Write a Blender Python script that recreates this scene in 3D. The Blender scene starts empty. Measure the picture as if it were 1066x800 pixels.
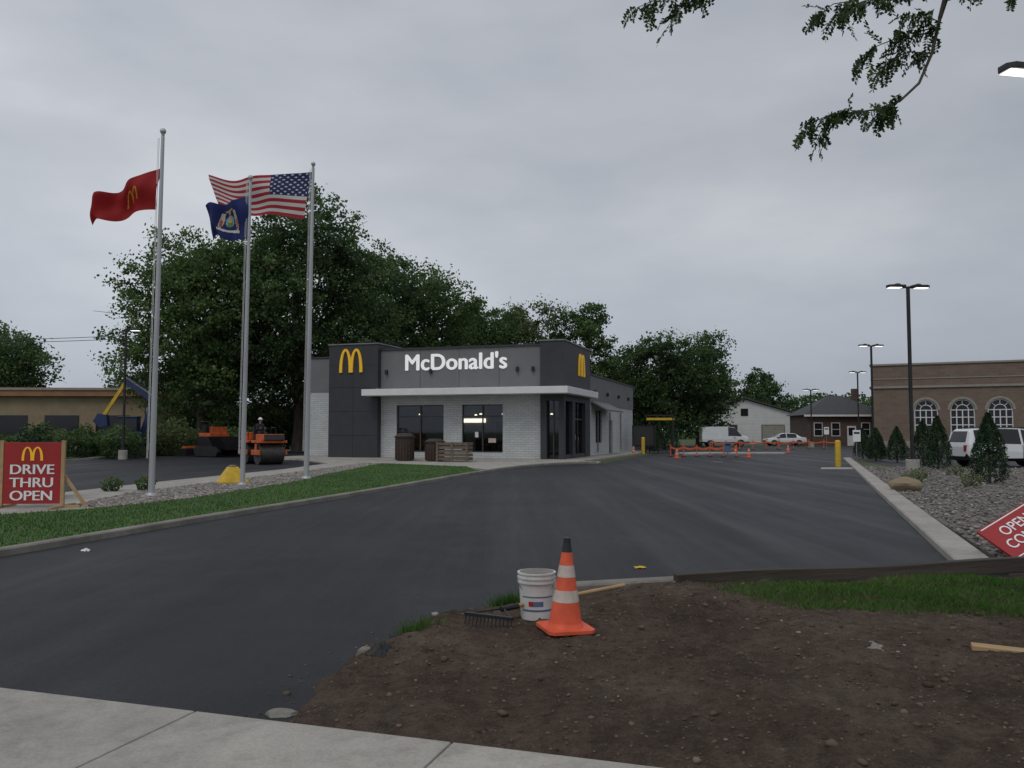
import bpy, math, random
import numpy as np
from mathutils import Vector, Matrix
R=math.radians
random.seed(7); rng=np.random.default_rng(7)
S=bpy.context.scene; COL=S.collection
S.view_settings.view_transform='Standard'; S.view_settings.look='None'; S.view_settings.exposure=0

# ---------------------------------------------------------------- materials
def newmat(name):
    m=bpy.data.materials.new(name); m.use_nodes=True
    nt=m.node_tree; return m,nt,nt.nodes['Principled BSDF']
def node(nt,t,**k):
    n=nt.nodes.new(t)
    for a,b in k.items(): setattr(n,a,b)
    return n
def coords(nt,scale=(1,1,1),rot=(0,0,0)):
    tc=node(nt,'ShaderNodeTexCoord'); mp=node(nt,'ShaderNodeMapping')
    mp.inputs['Scale'].default_value=scale; mp.inputs['Rotation'].default_value=rot
    nt.links.new(tc.outputs['Object'],mp.inputs[0]); return mp.outputs[0]
def noise(nt,vec,scale,detail=5,rough=.6):
    n=node(nt,'ShaderNodeTexNoise'); n.inputs['Scale'].default_value=scale
    n.inputs['Detail'].default_value=detail; n.inputs['Roughness'].default_value=rough
    nt.links.new(vec,n.inputs['Vector']); return n.outputs['Fac']
def ramp(nt,fac,stops):
    r=node(nt,'ShaderNodeValToRGB'); e=r.color_ramp.elements
    while len(e)<len(stops): e.new(.5)
    for i,(p,c) in enumerate(stops):
        e[i].position=p; e[i].color=(c[0],c[1],c[2],1)
    nt.links.new(fac,r.inputs[0]); return r.outputs[0]
def mix(nt,fac,a,b,mode='MIX'):
    m=node(nt,'ShaderNodeMix',data_type='RGBA',blend_type=mode)
    if isinstance(fac,(int,float)): m.inputs[0].default_value=fac
    else: nt.links.new(fac,m.inputs[0])
    for s,i in ((a,6),(b,7)):
        if isinstance(s,tuple): m.inputs[i].default_value=(*s,1)
        else: nt.links.new(s,m.inputs[i])
    return m.outputs[2]
def bump(nt,p,h,strength,dist=.02):
    b=node(nt,'ShaderNodeBump'); b.inputs['Strength'].default_value=strength; b.inputs['Distance'].default_value=dist
    nt.links.new(h,b.inputs['Height']); nt.links.new(b.outputs[0],p.inputs['Normal'])
def M(name,c1,c2=None,scale=4,rough=.75,bmp=0,bs=None,metal=0,spec=.5,stretch=(1,1,1),dist=.02,coat=0,em=0):
    m,nt,p=newmat(name)
    p.inputs['Roughness'].default_value=rough; p.inputs['Metallic'].default_value=metal
    p.inputs['Specular IOR Level'].default_value=spec; p.inputs['Coat Weight'].default_value=coat
    if c2 is None: c2=tuple(x*.8 for x in c1)
    v=coords(nt,stretch)
    f=noise(nt,v,scale)
    nt.links.new(ramp(nt,f,[(.3,c2),(.7,c1)]),p.inputs['Base Color'])
    if em: p.inputs['Emission Color'].default_value=(*c1,1); p.inputs['Emission Strength'].default_value=em
    if bmp: bump(nt,p,noise(nt,v,bs or scale*6,8,.7),bmp,dist)
    return m
def Mshade(name,stops,rough=.7,trans=0,spec=.3):
    m,nt,p=newmat(name)
    a=node(nt,'ShaderNodeAttribute',attribute_name='shade')
    c=ramp(nt,a.outputs['Fac'],stops); nt.links.new(c,p.inputs['Base Color'])
    p.inputs['Roughness'].default_value=rough; p.inputs['Specular IOR Level'].default_value=spec
    if trans:
        t=node(nt,'ShaderNodeBsdfTranslucent'); nt.links.new(c,t.inputs[0])
        ms=node(nt,'ShaderNodeMixShader'); ms.inputs[0].default_value=trans
        nt.links.new(p.outputs[0],ms.inputs[1]); nt.links.new(t.outputs[0],ms.inputs[2])
        nt.links.new(ms.outputs[0],nt.nodes['Material Output'].inputs[0])
    return m
def Mcol(name,rough=.8):
    m,nt,p=newmat(name)
    a=node(nt,'ShaderNodeAttribute',attribute_name='Col'); nt.links.new(a.outputs['Color'],p.inputs['Base Color'])
    p.inputs['Roughness'].default_value=rough
    t=node(nt,'ShaderNodeBsdfTranslucent'); nt.links.new(a.outputs['Color'],t.inputs[0])
    ms=node(nt,'ShaderNodeMixShader'); ms.inputs[0].default_value=.35
    nt.links.new(p.outputs[0],ms.inputs[1]); nt.links.new(t.outputs[0],ms.inputs[2])
    nt.links.new(ms.outputs[0],nt.nodes['Material Output'].inputs[0])
    return m
def Mbrick(name,c1,c2,mortar,sx=.4,sz=.1,rough=.85,bmp=.3,ms=.012):
    m,nt,p=newmat(name)
    tc=node(nt,'ShaderNodeTexCoord'); sep=node(nt,'ShaderNodeSeparateXYZ'); nt.links.new(tc.outputs['Object'],sep.inputs[0])
    ad=node(nt,'ShaderNodeMath',operation='ADD'); nt.links.new(sep.outputs[0],ad.inputs[0]); nt.links.new(sep.outputs[1],ad.inputs[1])
    cb=node(nt,'ShaderNodeCombineXYZ'); nt.links.new(ad.outputs[0],cb.inputs[0]); nt.links.new(sep.outputs[2],cb.inputs[1])
    b=node(nt,'ShaderNodeTexBrick'); nt.links.new(cb.outputs[0],b.inputs['Vector'])
    b.inputs['Color1'].default_value=(*c1,1); b.inputs['Color2'].default_value=(*c2,1); b.inputs['Mortar'].default_value=(*mortar,1)
    b.inputs['Scale'].default_value=1; b.inputs['Brick Width'].default_value=sx; b.inputs['Row Height'].default_value=sz
    b.inputs['Mortar Size'].default_value=ms
    f=noise(nt,tc.outputs['Object'],.8)
    nt.links.new(mix(nt,.5,b.outputs['Color'],ramp(nt,f,[(.3,(.75,.75,.75)),(.7,(1,1,1))]),'MULTIPLY'),p.inputs['Base Color'])
    p.inputs['Roughness'].default_value=rough
    bump(nt,p,b.outputs['Fac'],-bmp,.01)
    return m
def emis(name,c,s):
    m,nt,p=newmat(name); p.inputs['Base Color'].default_value=(*c,1)
    p.inputs['Emission Color'].default_value=(*c,1); p.inputs['Emission Strength'].default_value=s; return m
def seeglass(name):
    m,nt,p=newmat(name)
    t=node(nt,'ShaderNodeBsdfTransparent'); t.inputs[0].default_value=(.62,.64,.65,1)
    g=node(nt,'ShaderNodeBsdfGlossy'); g.inputs['Roughness'].default_value=.03; g.inputs[0].default_value=(.8,.85,.9,1)
    f=node(nt,'ShaderNodeFresnel'); f.inputs[0].default_value=1.6
    ms=node(nt,'ShaderNodeMixShader'); nt.links.new(f.outputs[0],ms.inputs[0]); nt.links.new(t.outputs[0],ms.inputs[1]); nt.links.new(g.outputs[0],ms.inputs[2])
    nt.links.new(ms.outputs[0],nt.nodes['Material Output'].inputs[0]); return m

def asphalt(name,base,lane=.0,rough=.5,spec=.35):
    m,nt,p=newmat(name)
    v=coords(nt); 
    big=noise(nt,v,.22,4,.55); fine=noise(nt,v,55,6,.8); mid=noise(nt,v,1.6,6,.65)
    vs=coords(nt,(1,.05,1),(0,0,R(17)))
    st=noise(nt,vs,.8,6,.65)
    b=base
    c=ramp(nt,big,[(.3,tuple(x*.70 for x in b)),(.72,tuple(x*1.35 for x in b))])
    c=mix(nt,.9,c,ramp(nt,st,[(.32,(.60,.60,.61)),(.5,(1,1,1)),(.60,(1.2,1.19,1.16)),(.68,(2.1,2.02,1.9))]),'MULTIPLY')
    c=mix(nt,.7,c,ramp(nt,mid,[(.35,(.75,.75,.76)),(.55,(1,1,1)),(.72,(1.5,1.47,1.42))]),'MULTIPLY')
    c=mix(nt,.8,c,ramp(nt,fine,[(.35,(.5,.5,.5)),(.5,(1,1,1)),(.68,(2.0,2.0,1.98))]),'MULTIPLY')
    nt.links.new(c,p.inputs['Base Color'])
    rr=node(nt,'ShaderNodeMapRange'); nt.links.new(st,rr.inputs[0])
    rr.inputs[1].default_value=.3; rr.inputs[2].default_value=.7
    rr.inputs[3].default_value=rough-.12; rr.inputs[4].default_value=rough+.22
    nt.links.new(rr.outputs[0],p.inputs['Roughness'])
    p.inputs['Specular IOR Level'].default_value=spec
    bump(nt,p,fine,.7,.008)
    return m

MT={}
MT['asphalt']=asphalt('fresh_asphalt',(.023,.024,.028),rough=.56,spec=.27)
MT['asphalt2']=asphalt('older_asphalt',(.05,.05,.053),rough=.7)
def concm(name,c1,c2,joint=0):
    m,nt,p=newmat(name); v=coords(nt)
    a=noise(nt,v,1.1,6,.65); b=noise(nt,v,7,6,.7); c=noise(nt,v,70,4,.8)
    cc=ramp(nt,a,[(.3,c2),(.68,c1)])
    cc=mix(nt,.6,cc,ramp(nt,b,[(.32,(.70,.69,.67)),(.5,(1,1,1)),(.7,(1.12,1.12,1.1))]),'MULTIPLY')
    cc=mix(nt,.5,cc,ramp(nt,c,[(.35,(.7,.7,.7)),(.65,(1.2,1.2,1.2))]),'MULTIPLY')
    nt.links.new(cc,p.inputs['Base Color']); p.inputs['Roughness'].default_value=.88; bump(nt,p,c,.4,.006); return m
MT['conc']=concm('concrete',(.44,.41,.365),(.28,.265,.235))
MT['kerb']=concm('kerb_concrete',(.29,.27,.235),(.15,.14,.12))
def grassm(n,a,b,c):
    m,nt,p=newmat(n); v=coords(nt); f=noise(nt,v,.5,4); g=noise(nt,v,12,6,.7)
    cc=ramp(nt,f,[(.3,a),(.7,b)]); cc=mix(nt,.8,cc,ramp(nt,g,[(.3,(.5,.5,.5)),(.7,(1.3,1.3,1.2))]),'MULTIPLY')
    nt.links.new(cc,p.inputs['Base Color']); p.inputs['Roughness'].default_value=.9; bump(nt,p,g,.8,.05); return m
MT['grass']=grassm('grass_turf',(.044,.10,.019),(.072,.145,.027),0)
MT['field']=grassm('field_grass',(.05,.085,.025),(.09,.11,.04),0)
MT['gravelbase']=M('gravel_base',(.26,.24,.21),(.10,.09,.08),30,.9,.9,60,dist=.03)
MT['stone']=Mshade('gravel_stone',[(0,(.08,.075,.07)),(.5,(.22,.20,.18)),(1,(.44,.41,.37))],.8)
MT['blade']=Mshade('grass_blade',[(0,(.03,.075,.012)),(.6,(.066,.155,.022)),(1,(.125,.20,.05))],.6,.3)
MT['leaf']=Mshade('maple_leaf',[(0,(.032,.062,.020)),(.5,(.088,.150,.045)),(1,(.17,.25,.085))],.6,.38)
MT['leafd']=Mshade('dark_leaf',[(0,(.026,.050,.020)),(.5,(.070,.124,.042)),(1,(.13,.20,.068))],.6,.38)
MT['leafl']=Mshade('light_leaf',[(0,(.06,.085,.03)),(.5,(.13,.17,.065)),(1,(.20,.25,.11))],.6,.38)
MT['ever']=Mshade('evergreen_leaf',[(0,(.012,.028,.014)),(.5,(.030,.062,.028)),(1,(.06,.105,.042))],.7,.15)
MT['bark']=M('bark',(.10,.08,.06),(.04,.032,.026),6,.9,.8,20,stretch=(1,1,.2))
MT['darkgrey']=M('charcoal_panel',(.042,.043,.049),(.032,.033,.038),2,.6)
MT['midgrey']=M('grey_stucco',(.185,.188,.19),(.155,.158,.162),1.0,.8,.2,40,dist=.01)
MT['lbrick']=Mbrick('painted_brick',(.58,.60,.59),(.50,.52,.52),(.36,.37,.37),.42,.13)
MT['white']=M('white_paint',(.78,.78,.77),(.68,.68,.67),2,.5)
MT['whitesign']=M('white_letter',(.84,.84,.84),(.80,.80,.80),2,.4)
MT['litwhite']=M('lit_channel_letter',(.86,.86,.86),(.84,.84,.84),2,.4,em=.32)
MT['yellow']=M('arch_yellow',(.88,.50,.02),(.82,.46,.02),2,.4,em=.12)
MT['syellow']=M('safety_yellow',(.72,.47,.03),(.5,.32,.03),5,.6)
MT['glass']=M('dark_glass',(.012,.014,.017),(.02,.02,.022),.7,.08)
MT['sglass']=seeglass('window_glass')
MT['alum']=M('dark_frame',(.05,.05,.052),(.04,.04,.042),2,.4)
MT['pole']=M('flagpole_aluminium',(.50,.51,.52),(.36,.37,.38),4,.45,metal=.35,stretch=(1,1,.1))
MT['black']=M('black_paint',(.018,.018,.02),(.012,.012,.013),3,.45)
MT['rubber']=M('rubber',(.022,.022,.023),(.015,.015,.015),4,.85)
MT['wood']=M('lumber',(.50,.34,.17),(.32,.21,.11),5,.8,.3,20,stretch=(.15,1,1))
MT['oldwood']=M('weathered_timber',(.085,.070,.056),(.025,.02,.016),5,.9,.9,14,stretch=(.1,1,1))
MT['signred']=M('sign_red',(.40,.020,.022),(.30,.018,.02),1.5,.5)
MT['orange']=M('machine_orange',(.66,.13,.025),(.36,.07,.02),3,.55)
MT['coneor']=M('cone_orange',(.84,.135,.055),(.60,.085,.035),7,.6,.1,30)
MT['collar']=M('reflective_collar',(.66,.58,.52),(.46,.36,.31),9,.45)
MT['steel']=M('steel',(.30,.30,.30),(.16,.15,.15),6,.45,metal=.6)
MT['dsteel']=M('dirty_steel',(.10,.095,.09),(.04,.038,.036),6,.5,metal=.5)
MT['navy']=M('machine_blue',(.022,.04,.13),(.015,.028,.085),3,.55)
MT['skin']=M('skin',(.45,.26,.18),(.40,.22,.15),6,.6)
MT['cloth']=M('work_cloth',(.03,.032,.04),(.015,.016,.02),8,.95)
MT['hat']=M('hard_hat_white',(.75,.75,.73),None,3,.35)
MT['brown']=M('bin_brown',(.075,.05,.04),(.04,.028,.022),7,.85,.4,20)
MT['crate']=M('crate_wood',(.20,.16,.12),(.10,.08,.06),5,.9,.4,20)
MT['cbrick']=Mbrick('civic_brick',(.215,.155,.115),(.17,.122,.09),(.20,.165,.135),.8,.26,bmp=.2,ms=.02)
MT['dbrick']=Mbrick('dark_brick',(.125,.08,.062),(.09,.06,.047),(.10,.08,.07),.5,.2,bmp=.2)
MT['limestone']=M('limestone',(.34,.31,.265),(.26,.24,.205),2,.85)
MT['siding']=Mbrick('white_siding',(.68,.69,.68),(.64,.65,.64),(.44,.45,.45),30,.2,bmp=.3,ms=.012)
MT['roofg']=M('grey_shingle',(.085,.085,.09),(.05,.05,.053),6,.9,.4,20)
MT['tan']=M('tan_wall',(.30,.24,.15),(.22,.17,.11),1,.85)
MT['fascia']=M('rust_fascia',(.32,.17,.09),(.24,.12,.06),1,.8)
MT['lamp']=emis('led_panel',(1,.97,.9),2.0)
MT['inlamp']=emis('interior_light',(1,.86,.66),3.5)
MT['inwall']=M('interior_wall',(.22,.20,.17),(.16,.14,.12),1,.8)
MT['carw']=M('car_white',(.72,.73,.74),(.68,.69,.70),2,.25,coat=.6)
MT['carg']=M('car_silver_white',(.66,.68,.67),(.58,.60,.60),2,.3,coat=.5)
MT['carred']=M('car_red',(.35,.03,.02),(.28,.02,.02),2,.3,coat=.5)
MT['bucket']=M('white_plastic',(.72,.72,.70),(.50,.49,.45),5,.4)
MT['blue']=M('label_blue',(.10,.16,.30),(.07,.11,.21),12,.5)
MT['silt']=M('orange_mesh',(.72,.16,.03),(.5,.10,.02),4,.7)
MT['fabric']=M('black_fabric',(.012,.012,.013),(.03,.03,.03),9,.7,.5,20)
MT['locust']=Mshade('locust_leaf',[(0,(.018,.04,.010)),(.5,(.04,.08,.018)),(1,(.08,.13,.035))],.5,.35)

def dirtm():
    m,nt,p=newmat('bare_soil'); v=coords(nt)
    a=noise(nt,v,1.1,5,.6); b=noise(nt,v,9,8,.75); c=noise(nt,v,60,6,.8)
    cc=ramp(nt,a,[(.3,(.080,.055,.040)),(.5,(.130,.093,.068)),(.72,(.20,.155,.117))])
    cc=mix(nt,.85,cc,ramp(nt,b,[(.3,(.42,.42,.42)),(.5,(.95,.95,.95)),(.72,(1.6,1.55,1.5))]),'MULTIPLY')
    cc=mix(nt,.7,cc,ramp(nt,c,[(.35,(.5,.5,.5)),(.7,(1.6,1.6,1.6))]),'MULTIPLY')
    nt.links.new(cc,p.inputs['Base Color']); p.inputs['Roughness'].default_value=.95; p.inputs['Specular IOR Level'].default_value=.2
    ad=node(nt,'ShaderNodeMath',operation='ADD'); nt.links.new(b,ad.inputs[0]); nt.links.new(c,ad.inputs[1])
    bump(nt,p,ad.outputs[0],1.0,.04); return m
MT['dirt']=dirtm()
MT['clod']=Mshade('soil_clod',[(0,(.055,.038,.028)),(.6,(.135,.098,.072)),(.9,(.20,.16,.125)),(1,(.30,.28,.25))],.95)

# ---------------------------------------------------------------- mesh helpers
class B:
    def __init__(s): s.v=[]; s.f=[]; s.m=[]; s.mats=[]
    def mi(s,k):
        if k not in s.mats: s.mats.append(k)
        return s.mats.index(k)
    def add(s,vs,fs,k,T=None):
        o=len(s.v); i=s.mi(k)
        for p in vs:
            p=Vector(p); 
            if T is not None: p=T@p
            s.v.append(p)
        for f in fs: s.f.append([o+a for a in f]); s.m.append(i)
    def box(s,x0,x1,y0,y1,z0,z1,k,T=None):
        vs=[(x0,y0,z0),(x1,y0,z0),(x1,y1,z0),(x0,y1,z0),(x0,y0,z1),(x1,y0,z1),(x1,y1,z1),(x0,y1,z1)]
        s.add(vs,[(0,3,2,1),(4,5,6,7),(0,1,5,4),(1,2,6,5),(2,3,7,6),(3,0,4,7)],k,T)
    def cyl(s,p0,p1,r0,r1,k,n=12,T=None,cap=True):
        p0=Vector(p0);p1=Vector(p1);d=(p1-p0).normalized()
        a=d.orthogonal().normalized(); b=d.cross(a)
        vs=[];
        for c,r in ((p0,r0),(p1,r1)):
            for i in range(n):
                t=2*math.pi*i/n; vs.append(c+a*math.cos(t)*r+b*math.sin(t)*r)
        fs=[(i,(i+1)%n,n+(i+1)%n,n+i) for i in range(n)]
        if cap: fs+= [tuple(range(n-1,-1,-1)),tuple(range(n,2*n))]
        s.add(vs,fs,k,T)
    def prism(s,pts,z0,z1,k,T=None,caps=True):
        n=len(pts)
        a=sum(pts[i][0]*pts[(i+1)%n][1]-pts[(i+1)%n][0]*pts[i][1] for i in range(n))
        if a<0: pts=pts[::-1]
        vs=[(x,y,z0) for x,y in pts]+[(x,y,z1) for x,y in pts]
        fs=[(i,(i+1)%n,n+(i+1)%n,n+i) for i in range(n)]+[tuple(range(n,2*n)),tuple(range(n-1,-1,-1))]
        s.add(vs,fs,k,T)
    def sphere(s,c,r,k,n=12,m=8,sc=(1,1,1),T=None,zmin=-1):
        vs=[];fs=[]
        for j in range(m+1):
            ph=-math.pi/2+math.pi*j/m
            z=max(math.sin(ph),zmin)
            for i in range(n):
                t=2*math.pi*i/n; vs.append((c[0]+r*sc[0]*math.cos(ph)*math.cos(t),c[1]+r*sc[1]*math.cos(ph)*math.sin(t),c[2]+r*sc[2]*z))
        for j in range(m):
            for i in range(n): fs.append((j*n+i,j*n+(i+1)%n,(j+1)*n+(i+1)%n,(j+1)*n+i))
        s.add(vs,fs,k,T)
    def mk(s,name,parent=None,bevel=0,smooth=False,loc=None,rot=None):
        me=bpy.data.meshes.new(name); me.from_pydata([tuple(v) for v in s.v],[],s.f)
        for k in s.mats: me.materials.append(MT[k])
        me.polygons.foreach_set('material_index',s.m)
        me.update()
        if smooth: me.shade_smooth()
        o=bpy.data.objects.new(name,me); COL.objects.link(o)
        if parent: o.parent=parent
        if loc: o.location=loc
        if rot: o.rotation_euler=rot
        if smooth: me.set_sharp_from_angle(angle=R(40))
        if bevel:
            bm=o.modifiers.new('bevel','BEVEL'); bm.width=bevel; bm.segments=2; bm.limit_method='ANGLE'
        return o
def empty(name,loc=(0,0,0),rz=0,parent=None):
    o=bpy.data.objects.new(name,None); COL.objects.link(o); o.location=loc; o.rotation_euler=(0,0,rz)
    o.empty_display_size=.2
    if parent: o.parent=parent
    return o
def npmesh(name,V,F,mat,shade=None,parent=None,loc=None,smooth=False):
    V=np.asarray(V,dtype=np.float32); F=np.asarray(F,dtype=np.int32)
    me=bpy.data.meshes.new(name); me.vertices.add(len(V)); me.vertices.foreach_set('co',V.ravel())
    k=F.shape[1]; me.loops.add(F.size); me.loops.foreach_set('vertex_index',F.ravel())
    me.polygons.add(len(F)); me.polygons.foreach_set('loop_start',np.arange(len(F),dtype=np.int32)*k)
    me.update(calc_edges=True); me.validate()
    if shade is not None:
        a=me.attributes.new('shade','FLOAT','POINT'); a.data.foreach_set('value',np.asarray(shade,dtype=np.float32))
    me.materials.append(MT[mat])
    if smooth: me.shade_smooth()
    o=bpy.data.objects.new(name,me); COL.objects.link(o)
    if parent: o.parent=parent
    if loc is not None: o.location=loc
    return o
def h2(i,j,s): 
    v=np.sin(i*127.1+j*311.7+s*74.7)*43758.5453
    return v-np.floor(v)
def vn(x,y,s=0):
    xi=np.floor(x);yi=np.floor(y);fx=x-xi;fy=y-yi
    fx=fx*fx*(3-2*fx);fy=fy*fy*(3-2*fy)
    return (h2(xi,yi,s)*(1-fx)+h2(xi+1,yi,s)*fx)*(1-fy)+(h2(xi,yi+1,s)*(1-fx)+h2(xi+1,yi+1,s)*fx)*fy
def fbm(x,y,s=0,o=4):
    r=0;a=.5
    for i in range(o): r=r+a*vn(x*2**i,y*2**i,s+i); a*=.5
    return r
def pip(P,x,y):
    ins=np.zeros(x.shape,bool); n=len(P)
    for i in range(n):
        x1,y1=P[i];x2,y2=P[(i+1)%n]
        c=((y1>y)!=(y2>y))&(x<(x2-x1)*(y-y1)/((y2-y1) if y2!=y1 else 1e-9)+x1)
        ins^=c
    return ins
def pdist(P,x,y,closed=True):
    d=np.full(x.shape,1e9); n=len(P)
    for i in range(n if closed else n-1):
        x1,y1=P[i];x2,y2=P[(i+1)%n]
        dx,dy=x2-x1,y2-y1; t=np.clip(((x-x1)*dx+(y-y1)*dy)/(dx*dx+dy*dy),0,1)
        d=np.minimum(d,np.hypot(x-x1-t*dx,y-y1-t*dy))
    return d
def scatter(P,n,bias=0,r=rng):
    xs=[p[0] for p in P];ys=[p[1] for p in P]
    x=r.uniform(min(xs),max(xs),n*3); u=r.random(n*3)
    y=min(ys)+(max(ys)-min(ys))*u**(1+bias)
    k=pip(P,x,y); return x[k][:n],y[k][:n]
def leaves(name,C,size,shade,mat,asp=.6,parent=None,r=rng,updir=None):
    N=len(C); a=r.normal(size=(N,3)); a/=np.linalg.norm(a,axis=1)[:,None]
    b=r.normal(size=(N,3)); b-= (b*a).sum(1)[:,None]*a; b/=np.linalg.norm(b,axis=1)[:,None]
    s=np.asarray(size)[:,None]*.5
    V=np.stack([C+a*s,C+b*s*asp,C-a*s,C-b*s*asp],1).reshape(-1,3)
    F=np.arange(N*4).reshape(-1,4)
    return npmesh(name,V,F,mat,np.repeat(shade,4),parent)
def blades(name,x,y,z,h,w,mat='blade',parent=None,lean=.5):
    N=len(x); t=rng.uniform(0,6.28,N); hh=h*rng.uniform(.5,1.3,N); l=rng.normal(0,lean,N)*hh; t2=rng.uniform(0,6.28,N)
    dx=np.cos(t)*w/2;dy=np.sin(t)*w/2
    V=np.stack([np.stack([x-dx,y-dy,z],1),np.stack([x+dx,y+dy,z],1),np.stack([x+np.cos(t2)*l,y+np.sin(t2)*l,z+hh],1)],1).reshape(-1,3)
    sh=np.clip(rng.normal(.5,.2,N)+(fbm(x*.8,y*.8,3)-.5)*1.0,0,1)
    return npmesh(name,V,np.arange(N*3).reshape(-1,3),mat,np.repeat(sh,3),parent)
phi=(1+5**.5)/2
ICO=np.array([(-1,phi,0),(1,phi,0),(-1,-phi,0),(1,-phi,0),(0,-1,phi),(0,1,phi),(0,-1,-phi),(0,1,-phi),(phi,0,-1),(phi,0,1),(-phi,0,-1),(-phi,0,1)])/1.902
ICF=np.array([(0,11,5),(0,5,1),(0,1,7),(0,7,10),(0,10,11),(1,5,9),(5,11,4),(11,10,2),(10,7,6),(7,1,8),(3,9,4),(3,4,2),(3,2,6),(3,6,8),(3,8,9),(4,9,5),(2,4,11),(6,2,10),(8,6,7),(9,8,1)])
def stones(name,x,y,z,size,mat,shade,parent=None,flat=.6):
    N=len(x); V=ICO[None]*(1+rng.uniform(-.25,.25,(N,12,1)))
    sc=np.stack([rng.uniform(.7,1.2,N),rng.uniform(.6,1.1,N),rng.uniform(.7,1.1,N)*flat],1)[:,None]
    V=V*sc; t=rng.uniform(0,6.28,N); c=np.cos(t)[:,None];s=np.sin(t)[:,None]
    X=V[:,:,0]*c-V[:,:,1]*s;Y=V[:,:,0]*s+V[:,:,1]*c
    sz=size[:,None]*.5
    V=np.stack([X*sz+x[:,None],Y*sz+y[:,None],V[:,:,2]*sz+z[:,None]],2).reshape(-1,3)
    F=(ICF[None]+np.arange(N)[:,None,None]*12).reshape(-1,3)
    return npmesh(name,V,F,mat,np.repeat(shade,12),parent)
def text(name,body,mat,loc,rot,height,width=None,parent=None,ext=.01,off=.0,sp=1,line=1):
    c=bpy.data.curves.new(name,'FONT'); c.body=body; c.size=1; c.align_x='CENTER'; c.align_y='CENTER'
    c.extrude=ext; c.offset=off; c.space_character=sp; c.space_line=line
    o=bpy.data.objects.new(name,c); COL.objects.link(o); c.materials.append(MT[mat])
    bpy.context.view_layer.update(); d=o.dimensions.copy()
    sy=height/d[1]; sx=width/d[0] if width else sy
    o.scale=(sx,sy,1); o.location=loc; o.rotation_euler=rot
    if parent: o.parent=parent
    return o
def arches(name,W,H,mat,parent,loc,rot,th=.08):
    b=B(); n=20
    for k,cx in enumerate((-.235,.235)):
        o=[];i_=[]
        for j in range(n+1):
            t=math.pi*j/n
            o.append((cx-.265*math.cos(t),math.sin(t)**.85)); i_.append((cx-.150*math.cos(t),.90*math.sin(t)**.85))
        for (lo,hi) in ((0,th+k*.004),):
            vs=[(x*W,0-hi,z*H) for x,z in o]+[(x*W,0-hi,z*H) for x,z in i_]+[(x*W,0,z*H) for x,z in o]+[(x*W,0,z*H) for x,z in i_]
            m=n+1; fs=[]
            for j in range(n):
                fs+=[(j,m+j,m+j+1,j+1),(j,j+1,2*m+j+1,2*m+j),(m+j,3*m+j,3*m+j+1,m+j+1)]
            b.add(vs,fs,mat)
    return b.mk(name,parent,loc=loc,rot=rot)

# ---------------------------------------------------------------- world / light / camera
w=bpy.data.worlds.new('World'); S.world=w; w.use_nodes=True; nt=w.node_tree
bg=nt.nodes['Background']; sky=node(nt,'ShaderNodeTexSky',sky_type='NISHITA'); sky.sun_disc=False
SE,SR=R(55),R(200); sky.sun_elevation=SE; sky.sun_rotation=SR; sky.air_density=1; sky.dust_density=4
tc=node(nt,'ShaderNodeTexCoord'); mp=node(nt,'ShaderNodeMapping'); mp.inputs['Scale'].default_value=(1,1,2.8); mp.inputs['Rotation'].default_value=(0,R(14),0)
nt.links.new(tc.outputs['Generated'],mp.inputs[0])
f=noise(nt,mp.outputs[0],1.7,6,.52)
cl=ramp(nt,f,[(.28,(3.4,3.7,4.3)),(.45,(4.35,4.63,5.15)),(.58,(5.1,5.35,5.8)),(.74,(6.3,6.5,6.85))])
sepw=node(nt,'ShaderNodeSeparateXYZ'); nt.links.new(tc.outputs['Generated'],sepw.inputs[0])
hz=ramp(nt,sepw.outputs[2],[(0,(.88,.90,.94)),(.12,(.96,.98,1.0)),(.3,(1.0,1.0,1.0)),(1,(1.02,1.02,1.02))])
cl=mix(nt,1.0,cl,hz,'MULTIPLY')
lr=node(nt,'ShaderNodeMapRange'); nt.links.new(sepw.outputs[0],lr.inputs[0])
lr.inputs[1].default_value=-.6; lr.inputs[2].default_value=.6; lr.inputs[3].default_value=1.10; lr.inputs[4].default_value=.88
cl=mix(nt,1.0,cl,lr.outputs[0],'MULTIPLY')
nt.links.new(mix(nt,.94,sky.outputs[0],cl),bg.inputs[0]); bg.inputs[1].default_value=.1
sd=bpy.data.lights.new('sun','SUN'); sd.energy=.7; sd.angle=R(25); sd.color=(1,.97,.93)
so=bpy.data.objects.new('sun',sd); COL.objects.link(so)
az=SR; dirv=Vector((math.sin(az)*math.cos(SE),math.cos(az)*math.cos(SE),math.sin(SE)))
so.rotation_euler=dirv.to_track_quat('Z','Y').to_euler(); so.location=(0,-20,40)
cd=bpy.data.cameras.new('camera'); cam=bpy.data.objects.new('camera',cd); COL.objects.link(cam)
cam.location=(0,0,1.6); cam.rotation_euler=(R(93.25),0,0); cd.lens=29.7; cd.sensor_width=36; cd.clip_end=4000; cd.clip_start=.05
S.camera=cam

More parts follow.
